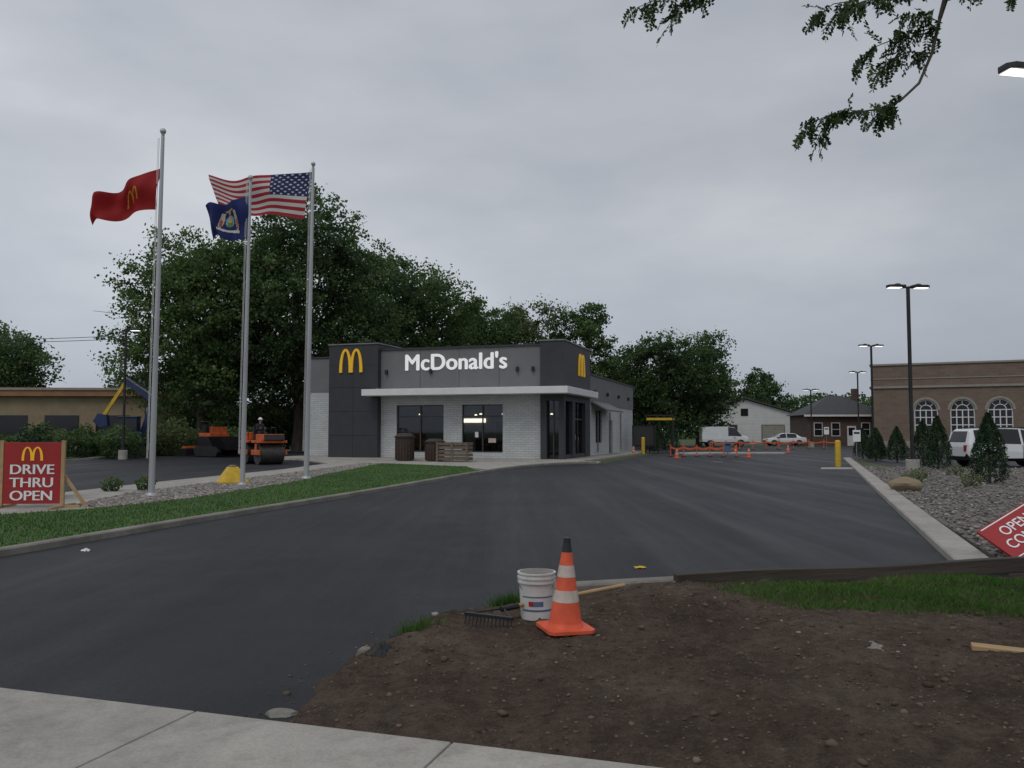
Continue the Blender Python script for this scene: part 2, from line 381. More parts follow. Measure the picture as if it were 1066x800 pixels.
# ---------------------------------------------------------------- ground
def sheet(name,pts,z,mat):
    b=B(); n=len(pts); a=sum(pts[i][0]*pts[(i+1)%n][1]-pts[(i+1)%n][0]*pts[i][1] for i in range(n))
    if a<0: pts=pts[::-1]
    b.add([(x,y,z) for x,y in pts],[tuple(range(n))],mat); return b.mk(name)
def smoothline(P,k=6):
    out=[]
    for i in range(len(P)-1):
        p0=P[max(i-1,0)];p1=P[i];p2=P[i+1];p3=P[min(i+2,len(P)-1)]
        for j in range(k):
            t=j/k
            out.append(tuple(.5*((2*p1[a])+(-p0[a]+p2[a])*t+(2*p0[a]-5*p1[a]+4*p2[a]-p3[a])*t*t+(-p0[a]+3*p1[a]-3*p2[a]+p3[a])*t**3) for a in (0,1)))
    out.append(P[-1]); return out
def kerb(name,P,w,h,mat='kerb',z0=-.05):
    b=B(); n=len(P); L=[];Rr=[]
    for i in range(n):
        a=Vector(P[max(i-1,0)]);c=Vector(P[min(i+1,n-1)]); d=(c-a).normalized(); nn=Vector((-d.y,d.x))
        p=Vector(P[i]); L.append(p+nn*w/2);Rr.append(p-nn*w/2)
    bv=.02
    for i in range(n-1):
        def ring(j):
            l=L[j];r=Rr[j];d=(l-r).normalized()
            return [(r.x,r.y,z0),(r.x,r.y,h-bv),(r.x+d.x*bv,r.y+d.y*bv,h),(l.x-d.x*bv,l.y-d.y*bv,h),(l.x,l.y,h-bv),(l.x,l.y,z0)]
        a=ring(i);c=ring(i+1)
        b.add(a+c,[(k,k+1,k+7,k+6) for k in range(5)]+([(5,4,3,2,1,0)] if i==0 else [])+([(6,7,8,9,10,11)] if i==n-2 else []),mat)
    return b.mk(name)
sheet('ground',[(-2000,-2000),(2000,-2000),(2000,3000),(-2000,3000)],0,'field')
K=smoothline([(-9.6,-2.0),(-8.1,5.2),(-6.62,10.83),(-5.66,14.8),(-4.78,18.05),(-3.49,23.1),(-1.23,32.7),(.3,37.8),(2.2,41.5),(4.2,42.6)],5)
RK=[(4.95,9.35),(9.1,21),(15.2,38),(19.5,50)]
lot=K+[(5.0,44.3),(12,68),(4,80),(8,92),(44,92),(44,56),(19.6,50)]+[(15.2,38),(9.1,21),(4.95,9.35),(6.0,9.6),(14,9),(14,-8),(-9,-2)]
sheet('parking_lot',lot,.008,'asphalt')
sheet('access_road',[(-60,16),(-12.4,16),(-11.9,20.5),(-11.2,26),(-9.6,35),(-8.2,43),(-12.6,53),(-14,80),(-25,80),(-24.5,56),(-24,45),(-60,42)],.004,'asphalt')
sheet('neighbour_lot',[(17,36),(80,30),(80,74),(40,78),(24,62),(19.9,50)],.012,'asphalt2')
sheet('back_street',[(-60,94),(120,94),(120,104),(-60,104)],.012,'asphalt2')
sheet('street',[(-120,-2),(-120,-22),(120,-45),(120,-25)],.004,'asphalt2')
kerb('kerb',K,.18,.11)
kerb('kerb.001',[(x+.25,y) for x,y in RK],.42,.10,'conc')
kerb('kerb.002',[(.35,8.6),(1.7,9.0),(5.2,9.55),(9,10.2)],.2,.07,'kerb')
kerb('kerb.003',[(-60,42.2),(-24.2,45.2),(-24.8,56),(-25.2,80)],.2,.12,'conc')
kerb('kerb.004',[(12.0,58),(14.5,60.5),(19.5,61.0),(20.2,62.4),(14,63),(12.0,61.2),(11.9,58.2)],.3,.12,'conc')
turf=[(x-.09,y) for x,y in K[:31]]+[(-2.0,37.3),(-6.3,41.2),(-6.7,30),(-6.6,26.0),(-7.35,19.6),(-8.2,17.0),(-9.5,15.6),(-22,12.5),(-26,-2)]
b=B(); b.prism(turf,-.05,.085,'grass'); b.mk('grass_strip')
gbed=[(-9.15,17.9),(-8.2,17.0),(-7.35,19.6),(-6.6,26.0),(-6.7,30),(-6.3,41.2),(-7.3,41.2),(-8.1,32.6),(-9.1,25.2),(-9.6,21.5)]
b=B(); b.prism(gbed,-.05,.078,'gravelbase'); b.mk('gravel_bed')
walkp=[(-26,13.2),(-22,12.6),(-9.5,15.7),(-8.3,17.05),(-9.15,17.9),(-9.6,21.5),(-9.1,25.2),(-8.1,32.6),(-7.3,41.2),(-6.0,41.4),(-2.2,37.5),(-1.0,34.6),(.3,38.6),(2.0,42.0),(4.4,42.9),(4.6,44.0),(-11.6,49.4),(-13,50),(-9.0,41.5),(-9.4,35),(-10.9,26),(-11.5,20.5),(-12.1,16.6),(-26,15)]
b=B(); b.prism(walkp,-.05,.072,'conc'); b.mk('walkway')
rbed=[(5.75,9.9),(9.5,20.9),(15.75,38),(17.2,37.2),(30,34),(30,9.9)]
b=B(); b.prism(rbed,-.05,.06,'gravelbase'); b.mk('gravel_bed')
sheet('island_paving',[(12.2,58.4),(14.5,60.6),(19.4,61.1),(20,62.3),(14,62.9),(12.2,61.2)],.11,'conc')
sheet('concrete_apron',[(13.2,36.3),(17.6,36.2),(18.1,38.0),(13.9,38.1)],.014,'conc')
e=empty('sidewalk',(-1.3,4.70,0),math.atan2(-.307,.952))
b=B()
for i in range(-16,18):
    for j in range(2):
        x0=i*1.55-.5;  b.box(x0+.006,x0+1.544,-1.75-j*1.75+.006,-j*1.75-.006,-.06,.035,'conc')
b.box(-28,30,-3.49,.0,-.05,.024,'kerb')
b.mk('slabs',e,bevel=.008)

# dirt island
dp=[(-1.36,4.55),(-1.36,5.0),(-1.25,5.6),(-1.14,6.34),(-.76,7.2),(-.12,7.9),(.64,8.40),(1.71,8.75),(5.5,9.40),(13,10.2),(13,-.18)]
def dh(x,y):
    x=np.asarray(x,float);y=np.asarray(y,float)
    d=np.where(pip(dp,x,y),1,-1)*pdist(dp,x,y)
    side=np.clip((y-(4.75-.322*(x+1.3)))/.5,0,1)
    dd=d+(fbm(x*2.4,y*2.4,5)-.5)*.40*side
    t=np.clip((dd+.02)/.34,0,1);t=t*t*(3-2*t)
    back=np.clip((y-6.2)/1.6,0,1)*np.clip((8.9-y)/1.2,0,1)
    rough=.6+.4*side
    z=-.03+t*(.088+.035*side+.03*back)+t*rough*((fbm(x*1.2,y*1.2,1)-.5)*.11+(fbm(x*4,y*4,9)-.5)*.075+(fbm(x*14,y*14,2,4)-.45)*.042)
    return z
gx=np.arange(-1.8,9.5,.026);gy=np.arange(.7,10.0,.026)
X,Y=np.meshgrid(gx,gy); Z=dh(X,Y); nx,ny=len(gx),len(gy)
idx=np.arange(nx*ny).reshape(ny,nx)
F=np.stack([idx[:-1,:-1],idx[:-1,1:],idx[1:,1:],idx[1:,:-1]],-1).reshape(-1,4)
keep=(Z.ravel()[F].max(1)>-.02)
npmesh('bare_soil',np.stack([X,Y,Z],-1).reshape(-1,3),F[keep],'dirt',smooth=True)
x,y=scatter([(-1.5,4.6),(-1.5,5.6),(-1.3,6.5),(-.9,7.4),(-.2,8.1),(.6,8.55),(9,9.8),(9,1.2)],19000,.0); k=(y>3.0)
x=x[k];y=y[k]; z=dh(x,y); z=np.maximum(z,.008)
sz=np.clip(rng.lognormal(-4.4,.58,len(x)),.006,.075)
sh=np.clip(rng.normal(.42,.2,len(x)),0,.88); sh[rng.random(len(x))<.006]=1
k=(z>.012)|(rng.random(len(x))<.4); x,y,z,sz,sh=x[k],y[k],z[k],sz[k],sh[k]
stones('soil_clods',x,y,z+sz*.08,sz,'clod',sh)
gp=[(1.75,8.45),(2.05,7.75),(2.3,7.35),(2.9,7.1),(4.3,6.85),(9,6.4),(9,9.6),(5.5,9.1)]
x,y=scatter(gp,60000); d=pdist(gp,x,y); k=rng.random(len(x))<np.clip(d/.3+.1+(fbm(x*2.5,y*2.5,4)-.5)*3.0,0,1); x,y=x[k],y[k]
blades('grass_patch',x,y,dh(x,y)-.004,.05,.009,lean=.8)
for (cx,cy,n,hh) in ((-.75,6.62,200,.09),(-.05,7.65,420,.12),(.3,7.95,160,.11)):
    x=rng.normal(cx,.09,n);y=rng.normal(cy,.08,n); blades('grass_tuft',x,y,dh(x,y)-.005,hh,.010,lean=.8)
x,y=scatter(turf,150000); k=(rng.random(len(x))<np.clip(14/np.maximum(y,9),.25,1))&(y>7); x,y=x[k],y[k]
blades('lawn_blades',x,y,np.full(len(x),.08),.045,.018)
x,y=scatter(gbed,9000,.2); sz=rng.uniform(.04,.10,len(x)); stones('gravel',x,y,np.full(len(x),.085),sz,'stone',np.clip(rng.normal(.55,.25,len(x)),0,1))
x,y=scatter(rbed,26000,1.0); k=(x<.68*y+1.5); x,y=x[k],y[k]; sz=rng.uniform(.035,.10,len(x)); stones('gravel',x,y,np.full(len(x),.07)+rng.uniform(0,.03,len(x)),sz,'stone',np.clip(rng.normal(.45,.25,len(x)),0,1))
import bmesh
def boulder(name,loc,s,mat='kerb',seed=0,rot=0):
    r=np.random.default_rng(seed)
    bm=bmesh.new(); bmesh.ops.create_icosphere(bm,subdivisions=3,radius=.5)
    pl=[Vector(r.normal(size=3)).normalized() for _ in range(9)]
    for v in bm.verts:
        n=v.co.normalized(); q=.5
        for p_ in pl:
            dd=n.dot(p_)
            if dd>0.05: q=min(q,.37/dd)
        v.co=n*q; v.co+=n*(fbm(np.array(n.x*4+9),np.array(n.y*4+n.z*3+9),seed)-.5)*.08
    me=bpy.data.meshes.new(name); bm.to_mesh(me); me.materials.append(MT[mat]); o=bpy.data.objects.new(name,me); COL.objects.link(o)
    o.location=loc; o.scale=s; o.rotation_euler=(0,0,rot); return o
for i,(x,y,s) in enumerate([(-1.30,4.86,(.22,.13,.10)),(-1.02,6.05,(.20,.14,.11)),(2.55,6.05,(.38,.14,.025))]):
    boulder('rock',(x,y,max(float(dh(x,y)),0)-.005),s,'kerb',i,.6*i)

# ---------------------------------------------------------------- restaurant building
A=math.atan2(-.307,.952)
E=empty('restaurant_building',(-10.7,50.36,0),A)
b=B()
b.prism([(-3.4,-2.6),(15.6,-2.6),(15.6,22),(14,22),(14,0),(-3.4,2)],-.05,.12,'conc'); b.mk('apron_walk',E,bevel=.02)
b=B()
for u0,u1 in ((3.2,4.2),(7.15,8.27),(10.7,12.95)): b.box(u0,u1,0,.3,0,4.0,'lbrick')
for u0,u1 in ((4.2,7.15),(8.27,10.7)):
    b.box(u0,u1,0,.3,0,.45,'lbrick'); b.box(u0,u1,0,.3,3.15,4.0,'lbrick')
b.box(13.7,14.1,6.2,8.6,0,3.35,'lbrick'); b.box(13.7,14.1,8.6,10.6,0,.9,'lbrick'); b.box(13.7,14.1,8.6,10.6,3.0,3.35,'lbrick')
b.box(13.7,14.1,10.6,13,0,3.35,'lbrick'); b.box(13.7,14.1,13,14.2,2.4,3.35,'lbrick'); b.box(13.7,14.1,14.2,22.5,0,3.35,'lbrick')
b.box(-2.9,.0,2,20,0,4.1,'lbrick'); b.box(.0,13.7,22,22.4,0,3.35,'lbrick')
b.mk('brick_walls',E)
b=B()
b.box(3.2,12.95,-.06,.36,4.0,6.36,'midgrey')
b.box(13.68,14.14,6.2,22.52,3.35,5.15,'midgrey'); b.box(-2.94,.0,1.96,20,4.1,6.2,'midgrey'); b.box(0,13.68,21.9,22.42,3.35,5.15,'midgrey')
b.mk('upper_walls',E)
b=B()
b.box(0,3.2,-.45,3,0,6.72,'darkgrey')
b.box(12.95,14.3,-.28,6.2,3.3,6.58,'darkgrey')
b.box(12.95,13.3,-.25,.2,0,3.3,'darkgrey'); b.box(13.98,14.28,-.25,.12,0,3.3,'darkgrey')
b.box(13.9,14.28,1.7,2.3,0,3.3,'darkgrey'); b.box(13.9,14.28,4.9,6.18,0,3.3,'darkgrey')
b.box(13.9,14.25,.12,1.7,0,.35,'darkgrey'); b.box(13.9,14.25,2.3,4.9,0,.35,'darkgrey')
b.mk('dark_towers',E)
b=B()
for z in (1.4,2.8,4.2,5.5): b.box(.02,3.18,-.458,-.452,z,z+.02,'black')
for x in (1.6,): b.box(x,x+.02,-.457,-.4515,0,6.6,'black')
for u in (5.7,8.1,10.5): b.box(u,u+.02,-.066,-.061,4.05,6.34,'darkgrey')
b.mk('panel_joints',E)
b=B()
for (x0,x1,y0,y1,z) in ((3.22,12.93,-.14,.42,6.36),(13.62,14.2,6.22,22.6,5.15),(-3.0,-.02,1.9,20,6.2)): b.box(x0,x1,y0,y1,z,z+.10,'darkgrey')
for (x0,x1,y0,y1,z) in ((-.06,3.26,-.51,3.06,6.72),(12.89,14.36,-.34,6.26,6.58)): b.box(x0,x1,y0,y1,z,z+.07,'steel')
b.mk('copings',E)
b=B(); b.box(.05,13.65,.4,22,4.85,4.95,'roofg'); b.box(4,7,9,12,4.95,5.9,'steel'); b.mk('roof',E)
b=B()
b.box(2.7,14.8,-1.5,-.5,3.66,4.03,'white'); b.box(3.24,14.8,-.5,-.065,3.66,4.03,'white'); b.box(14.31,14.8,-.065,6.2,3.66,4.03,'white')
b.mk('canopy',E,bevel=.015)
b=B()
for k in range(6): b.box(3.6+k*1.9,3.68+k*1.9,-1.4,-.08,4.03,4.09,'steel')
b.mk('canopy_ribs',E)
b=B()
b.box(4.2,7.15,.16,.18,.45,3.15,'sglass'); b.box(8.27,10.7,.16,.18,.45,3.15,'sglass'); b.box(13.3,13.98,.05,.07,.0,3.3,'sglass')
b.box(14.05,14.07,.12,1.7,.35,3.3,'sglass'); b.box(14.05,14.07,2.3,4.9,.35,3.3,'sglass'); b.box(13.9,13.94,8.6,10.6,.9,3.0,'glass')
b.mk('windows',E)
b=B()
b.box(3.3,13.6,.35,5.9,.05,.13,'inwall'); b.box(3.3,13.6,5.9,6.0,.05,3.4,'inwall'); b.box(3.3,13.85,.38,6.0,3.42,3.5,'inwall'); b.box(3.22,3.3,.35,6,.05,3.4,'inwall')
b.box(5.0,8.6,5.4,5.88,.13,1.2,'crate'); b.box(9.2,9.5,3.2,5.88,.13,2.2,'darkgrey'); b.box(6.9,7.9,2.6,3.2,.13,1.3,'brown')
for x,y in ((5,1.4),(6.5,1.4),(9.2,1.5),(10.2,1.5),(12,2.2),(12.2,4.2)):
    b.cyl((x,y,.13),(x,y,.85),.04,.04,'steel',8); b.cyl((x,y,.85),(x,y,.89),.38,.38,'wood',16)
    for s in (-.6,.6): b.cyl((x+s,y,.13),(x+s,y,.55),.03,.03,'steel',6); b.box(x+s-.2,x+s+.2,y-.2,y+.2,.55,.6,'crate'); b.box(x+s*1.3-.02,x+s*1.3+.02,y-.2,y+.2,.6,1.0,'crate')
b.mk('dining_room',E)
b=B()
for x,y in ((4.8,2),(6.4,2),(8.6,2.2),(10,2.2),(12,1.4),(12.6,3.4),(5.6,4.6),(7.4,4.6)): 
    b.cyl((x,y,2.62),(x,y,2.70),.09,.06,'inlamp',12); b.cyl((x,y,2.70),(x,y,3.42),.008,.008,'black',4)
b.box(5.6,7.6,5.84,5.88,2.2,2.45,'inlamp')
b.mk('interior_lamps',E)
b=B()
for u0,u1,nm in ((4.2,7.15,2),(8.27,10.7,2)):
    w_=(u1-u0)/nm
    for i in range(nm+1): b.box(u0+i*w_-.035,u0+i*w_+.035,.08,.155,.45,3.15,'alum')
    for z in (.45,2.45,3.08): b.box(u0,u1,.09,.152,z,z+.07,'alum')
b.box(13.3,13.98,.0,.045,2.3,2.4,'alum'); b.box(13.6,13.66,-.01,.045,0,3.3,'alum')
b.box(14.08,14.13,3.55,3.62,.35,3.3,'alum'); b.box(14.08,14.12,2.3,4.9,2.3,2.38,'alum')
b.box(13.8,14.0,8.6,8.7,.9,3.0,'alum'); b.box(13.8,14.0,10.5,10.6,.9,3.0,'alum'); b.box(13.8,13.99,9.55,9.62,.9,3.0,'alum')
b.mk('window_frames',E)
b=B(); b.box(9.0,9.2,.156,.159,1.3,1.6,'whitesign'); b.box(9.8,10.25,.156,.159,1.0,1.25,'collar'); b.mk('window_notices',E)
b=B(); b.box(13.85,13.95,13,14.2,.05,2.4,'alum'); b.box(13.95,13.99,13.15,13.3,.9,1.1,'steel'); b.mk('door',E)
b=B()
b.add([(14.15,7.2,3.55),(15.2,7.2,3.0),(15.2,12.5,3.0),(14.15,12.5,3.55),(14.15,7.2,3.45),(15.2,7.2,2.9),(15.2,12.5,2.9),(14.15,12.5,3.45)],[(0,1,2,3),(7,6,5,4),(0,4,5,1),(2,6,7,3),(1,5,6,2)],'midgrey'); b.mk('side_awning',E)
b=B()
for u in (3.6,6.4,11.6,12.5): b.box(u-.07,u+.07,-.24,-.06,4.95,5.2,'black')
for v in (8,12,16,20): b.box(14.14,14.3,v-.07,v+.07,4.0,4.25,'black')
for v in (9,13,17): b.box(14.14,14.2,v-.05,v+.05,.3,3.0,'steel')
b.mk('wall_lamps',E)
# bold channel letters: three staggered layers, each a few mm in front of the last
for j,(dx,dz) in enumerate(((-.035,0),(.035,.0),(0,.02),(0,-.02))):
    text('sign_letters_layer_%d'%(j+1),"McDonald's",'litwhite',(7.86+dx,-.085-.004*j,5.55+dz),(R(90),0,0),.94,6.15,E,.022,0,1.02)
arches('arches_emblem',1.5,1.40,'yellow',E,(1.47,-.46,5.08),(0,0,0))
arches('arches_emblem.001',1.5,1.30,'yellow',E,(14.31,3.7,4.85),(0,0,R(90)))

def bin_(x,y,r,h):
    b=B(); b.cyl((0,0,0),(0,0,h*.82),r*.92,r,'brown',20)
    for k in range(20):
        t=k*2*math.pi/20; b.box(-.03,.03,-.02,.02,.05,h*.78,'brown',Matrix.Translation((math.cos(t)*r*.99,math.sin(t)*r*.99,0))@Matrix.Rotation(t+math.pi/2,4,'Z'))
    b.cyl((0,0,h*.82),(0,0,h*.88),r*1.1,r*1.1,'black',20); b.cyl((0,0,h*.88),(0,0,h),r*1.05,r*.6,'brown',20)
    b.mk('trash_bin',loc=(x,y,.1))
bin_(-5.7,45.0,.5,1.45); bin_(-4.05,44.4,.5,1.15)
b=B()
for k in range(5): b.box(-.85,.85,-.42,-.39,.08+k*.19,.22+k*.19,'crate'); b.box(-.85,.85,.39,.42,.08+k*.19,.22+k*.19,'crate'); b.box(-.85,-.82,-.39,.39,.08+k*.19,.22+k*.19,'crate'); b.box(.82,.85,-.39,.39,.08+k*.19,.22+k*.19,'crate')
for x in (-.8,0,.8): b.box(x-.05,x+.05,-.47,-.42,0,1.0,'crate')
b.box(-.82,.82,-.39,.39,.8,.86,'brown')
b.mk('wooden_crate',loc=(-2.95,43.6,.08),rot=(0,0,R(-15)))

# ---------------------------------------------------------------- flagpoles and flags
def flagpole(x,y,H,r=.075,lean=.5):
    e=empty('flagpole',(x,y,.07)); e.rotation_euler=(0,R(lean),0); b=B()
    b.cyl((0,0,0),(0,0,H),r,r*.55,'pole',16); b.cyl((0,0,0),(0,0,.08),r*2.0,r*1.5,'pole',16)
    b.mk('shaft',e,smooth=True)
    b=B(); b.cyl((0,0,H),(0,0,H+.08),.03,.05,'pole',12); b.sphere((0,0,H+.13),.075,'pole',14,10); b.mk('finial',e,smooth=True)
    b=B(); b.cyl((-.10,-.03,.9),(-.075,-.03,H-.05),.007,.007,'white',5); b.cyl((-.13,-.02,.9),(-.11,-.02,H-.05),.005,.005,'white',5); b.box(-.11,-.07,-.03,.03,1.1,1.25,'steel'); b.mk('halyard',e)
    return e
MT['flag']=Mcol('flag_cloth')
def flag(name,parent,TR,BR,TL,BL,fn,nu=120,nv=66,amp=.12,seed=0,droop=0):
    u,v=np.meshgrid(np.linspace(0,1,nu+1),np.linspace(0,1,nv+1))
    def P(a): return np.array(a)[:,None,None]
    top=P(TR)*(1-u)+P(TL)*u; bot=P(BR)*(1-u)+P(BL)*u
    Q=top*(1-v)+bot*v
    s=seed
    wv=np.sin(u*9+v*2.5+s)*amp*u**.6+np.sin(u*17-v*3+s*2)*amp*.35*u+np.sin(v*7+u*4+s)*amp*.3
    x=Q[0]+np.cos(u*9+v*2+s)*amp*.3*u; z=Q[1]+np.sin(u*7+s)*amp*.5*u+np.sin(u*13+v*2+s)*amp*.2*u-droop*np.sin(u*math.pi)
    V=np.stack([x,wv,z],-1).reshape(-1,3)
    idx=np.arange((nu+1)*(nv+1)).reshape(nv+1,nu+1)
    F=np.stack([idx[:-1,:-1],idx[1:,:-1],idx[1:,1:],idx[:-1,1:]],-1).reshape(-1,4)
    o=npmesh(name,V,F,'flag',smooth=True); o.parent=parent
    uc=(u[:-1,:-1]+.5/nu).ravel(); vc=(v[:-1,:-1]+.5/nv).ravel()
    c=fn(uc,vc); c=np.concatenate([c,np.ones((len(c),1))],1).astype(np.float32)
    at=o.data.color_attributes.new('Col','FLOAT_COLOR','CORNER'); at.data.foreach_set('color',np.repeat(c,4,axis=0).ravel())
    return o
def us(u,v):
    c=np.zeros((len(u),3)); st=(np.floor(v*13)%2==0)
    c[:]=(.66,.64,.62); c[st]=(.42,.03,.04)
    cn=(u<.4)&(v<7/13); c[cn]=(.02,.03,.11)
    gu=u/.4*11; gv=v/(7/13)*9
    star=cn&((np.floor(gu)+np.floor(gv))%2==1)&(np.hypot((gu%1-.5)*.66,(gv%1-.5)*.8)<.24)&(gu>.4)&(gu<10.8)
    c[star]=(.6,.6,.6); return c
def ny_(u,v):
    c=np.zeros((len(u),3)); c[:]=(.018,.03,.14)
    m=(np.hypot((u-.5)*1.6,v-.47)<.15); c[m]=(.30,.42,.5)
    m=(np.hypot((u-.5)*1.6,v-.53)<.09); c[m]=(.12,.28,.10)
    m=(np.hypot((u-.5)*1.6,v-.44)<.06); c[m]=(.7,.5,.1)
    for s in (-1,1):
        m=(abs((u-.5)*1.5-s*.24-(v-.5)*.15*s)<.06-.05*abs(v-.48))&(abs(v-.48)<.24); c[m]=(.62,.55,.42)
        m=(abs((u-.5)*1.5-s*.25)<.03)&(abs(v-.58)<.12); c[m]=(.55,.1,.08)
    m=(abs(v-.74-.25*(u-.5)**2*4)<.035)&(abs(u-.5)<.24); c[m]=(.7,.68,.62)
    m=(np.hypot((u-.5)*1.6,v-.24)<.06)|((abs(v-.2)<.02)&(abs(u-.5)<.1)); c[m]=(.5,.36,.12); return c
def red(u,v):
    c=np.zeros((len(u),3)); c[:]=(.34,.014,.016)
    for cx in (.36,.48):
        xx=(u-cx)/.068; 
        ho=.34*np.sqrt(np.clip(1-xx**2,0,1))**.9; xi=(u-cx)/.045; hi=.28*np.sqrt(np.clip(1-xi**2,0,1))**.9
        top=.66-v
        m=(abs(xx)<1)&(top>0)&(top<ho)&~((abs(xi)<1)&(top<hi)); c[m]=(.60,.26,.025)
    return c
p1=flagpole(-8.62,20.3,8.75)
flag('company_flag',p1,(-.02,8.0),(-.14,6.95),(-1.5,7.15),(-1.66,6.42),red,amp=.22,seed=1.0,droop=-.10)
p2=flagpole(-7.75,24.4,8.85)
flag('state_flag',p2,(-.02,8.45),(-.02,7.15),(-1.25,8.05),(-1.15,7.15),ny_,amp=.2,seed=2.2,nu=90)
p3=flagpole(-6.74,27.8,10.35,.09)
flag('national_flag',p3,(-.03,10.22),(-.28,8.62),(-3.40,9.95),(-3.1,8.95),us,nu=200,nv=104,amp=.2,seed=.3)
b=B()
def frust(b,x,y,a0,a1,z0,z1,k):
    b.add([(x-a0,y-a0,z0),(x+a0,y-a0,z0),(x+a0,y+a0,z0),(x-a0,y+a0,z0),(x-a1,y-a1,z1),(x+a1,y-a1,z1),(x+a1,y+a1,z1),(x-a1,y+a1,z1)],[(0,1,5,4),(1,2,6,5),(2,3,7,6),(3,0,4,7),(4,5,6,7)],k)
frust(b,0,0,.40,.40,0,.08,'syellow'); frust(b,0,0,.38,.14,.08,.50,'syellow'); b.cyl((0,0,.50),(0,0,.55),.11,.11,'steel',14)
b.mk('yellow_concrete_base',loc=(-8.3,25.2,.07),rot=(0,0,R(30)),bevel=.02)

# ---------------------------------------------------------------- lamps
def lamp(x,y,H,rz=0,single=False):
    e=empty('street_lamp',(x,y,0),rz); b=B()
    b.cyl((0,0,0),(0,0,.55),.25,.25,'conc',20); b.mk('footing',e,bevel=.03)
    b=B(); b.box(-.055,.055,-.055,.055,.55,H-.05,'black'); b.box(-.15,.15,-.15,.15,.55,.61,'black'); b.mk('post',e,bevel=.012)
    b=B(); b.box(-.25,.25,-.03,.03,H-.12,H-.05,'black')
    for s in ((1,) if single else (-1,1)):
        pts=[(s*.15,-.16),(s*.72,-.19),(s*.84,-.1),(s*.84,.1),(s*.72,.19),(s*.15,.16)]
        b.prism(pts,H-.1,H,'black'); b.cyl((s*.42,0,H),(s*.42,0,H+.06),.16,.08,'black',12)
    b.mk('heads',e,bevel=.01)
    b=B()
    for s in ((1,) if single else (-1,1)): b.box(*sorted((s*.3,s*.78)),-.13,.13,H-.115,H-.104,'lamp')
    b.mk('led_panels',e)
lamp(15.4,32.6,7.3,R(5)); lamp(23.9,56,7.4,R(5)); lamp(33.2,81,7.4,R(5)); lamp(30.8,87,6,R(5))
lamp(9.05,14.0,7.75,R(10)); lamp(-22.5,49,7.6,0,True)
b=B()
for (y0,z0) in ((0,7.2),(.25,7.05)):
    P0=Vector((-60,50+y0,z0+.2));P1=Vector((-22.5,49+y0,z0)); pr=P0
    for i in range(1,13):
        t=i/12; q=P0.lerp(P1,t); q.z-=1.2*4*t*(1-t)*.35; b.cyl(pr,q,.018,.018,'black',5); pr=q
b.mk('utility_wire')

# ---------------------------------------------------------------- drive-thru sign
e=empty('drive_thru_sign',(-9.72,17.2,.07),R(4))
b=B(); b.box(-.56,.56,-.02,.02,.08,1.32,'signred'); b.mk('board',e,bevel=.004)
b=B()
for x in (-.60,.60):
    b.box(x-.035,x+.035,-.03,.03,0,1.36,'wood')
    T=Matrix.Translation((x,0,0)); sx=.42 if x>0 else -.42
    b.add([(0,.03,.70),(0,.03,.60),(sx,.03,.0),(sx+.08*(1 if sx>0 else -1),.03,0),(0,.07,.70),(0,.07,.60),(sx,.07,.0),(sx+.08*(1 if sx>0 else -1),.07,0)],[(0,1,2,3),(7,6,5,4),(0,4,5,1),(1,5,6,2),(2,6,7,3),(3,7,4,0)],'wood',T)
    b.box(x-.04,x+.04,-.55,.55,.0,.05,'wood'); 
b.box(-.60,.60,.03,.07,.2,.28,'wood'); b.box(.56,.95,-.03,.05,0,.045,'wood'); b.box(-.95,-.56,-.03,.05,0,.045,'wood')
b.mk('timber_frame',e)
for j,dx in enumerate((-.008,.008)):
    text('lettering_layer_%d'%(j+1),'DRIVE\nTHRU\nOPEN','whitesign',(dx,-.026-.002*j,.50),(R(90),0,0),.72,.86,e,.003,0,1,.95)
arches('arches_emblem.002',.42,.28,'yellow',e,(0,-.021,.95),(0,0,0),.008)

e=empty('construction_sign',(5.98,10.1,.07))
e.rotation_euler=(R(-56),R(-27),R(10))
b=B(); b.box(0,1.5,-.02,.02,0,.58,'signred'); b.mk('board',e,bevel=.004)
b=B(); b.box(0,1.5,.022,.06,.02,.10,'wood'); b.box(.95,1.03,.06,.10,-.02,.62,'wood'); b.box(1.3,1.38,.06,.10,-.3,.6,'wood'); b.mk('timber_frame',e)
text('lettering','OPEN DURING\nCONSTRUCTION','whitesign',(.75,-.026,.29),(R(90),0,0),.33,1.3,e,.003,.004,1,.95)
b=B(); b.box(.04,1.46,-.024,-.021,.545,.56,'whitesign'); b.box(.04,1.46,-.024,-.021,.02,.035,'whitesign'); b.mk('border',e)

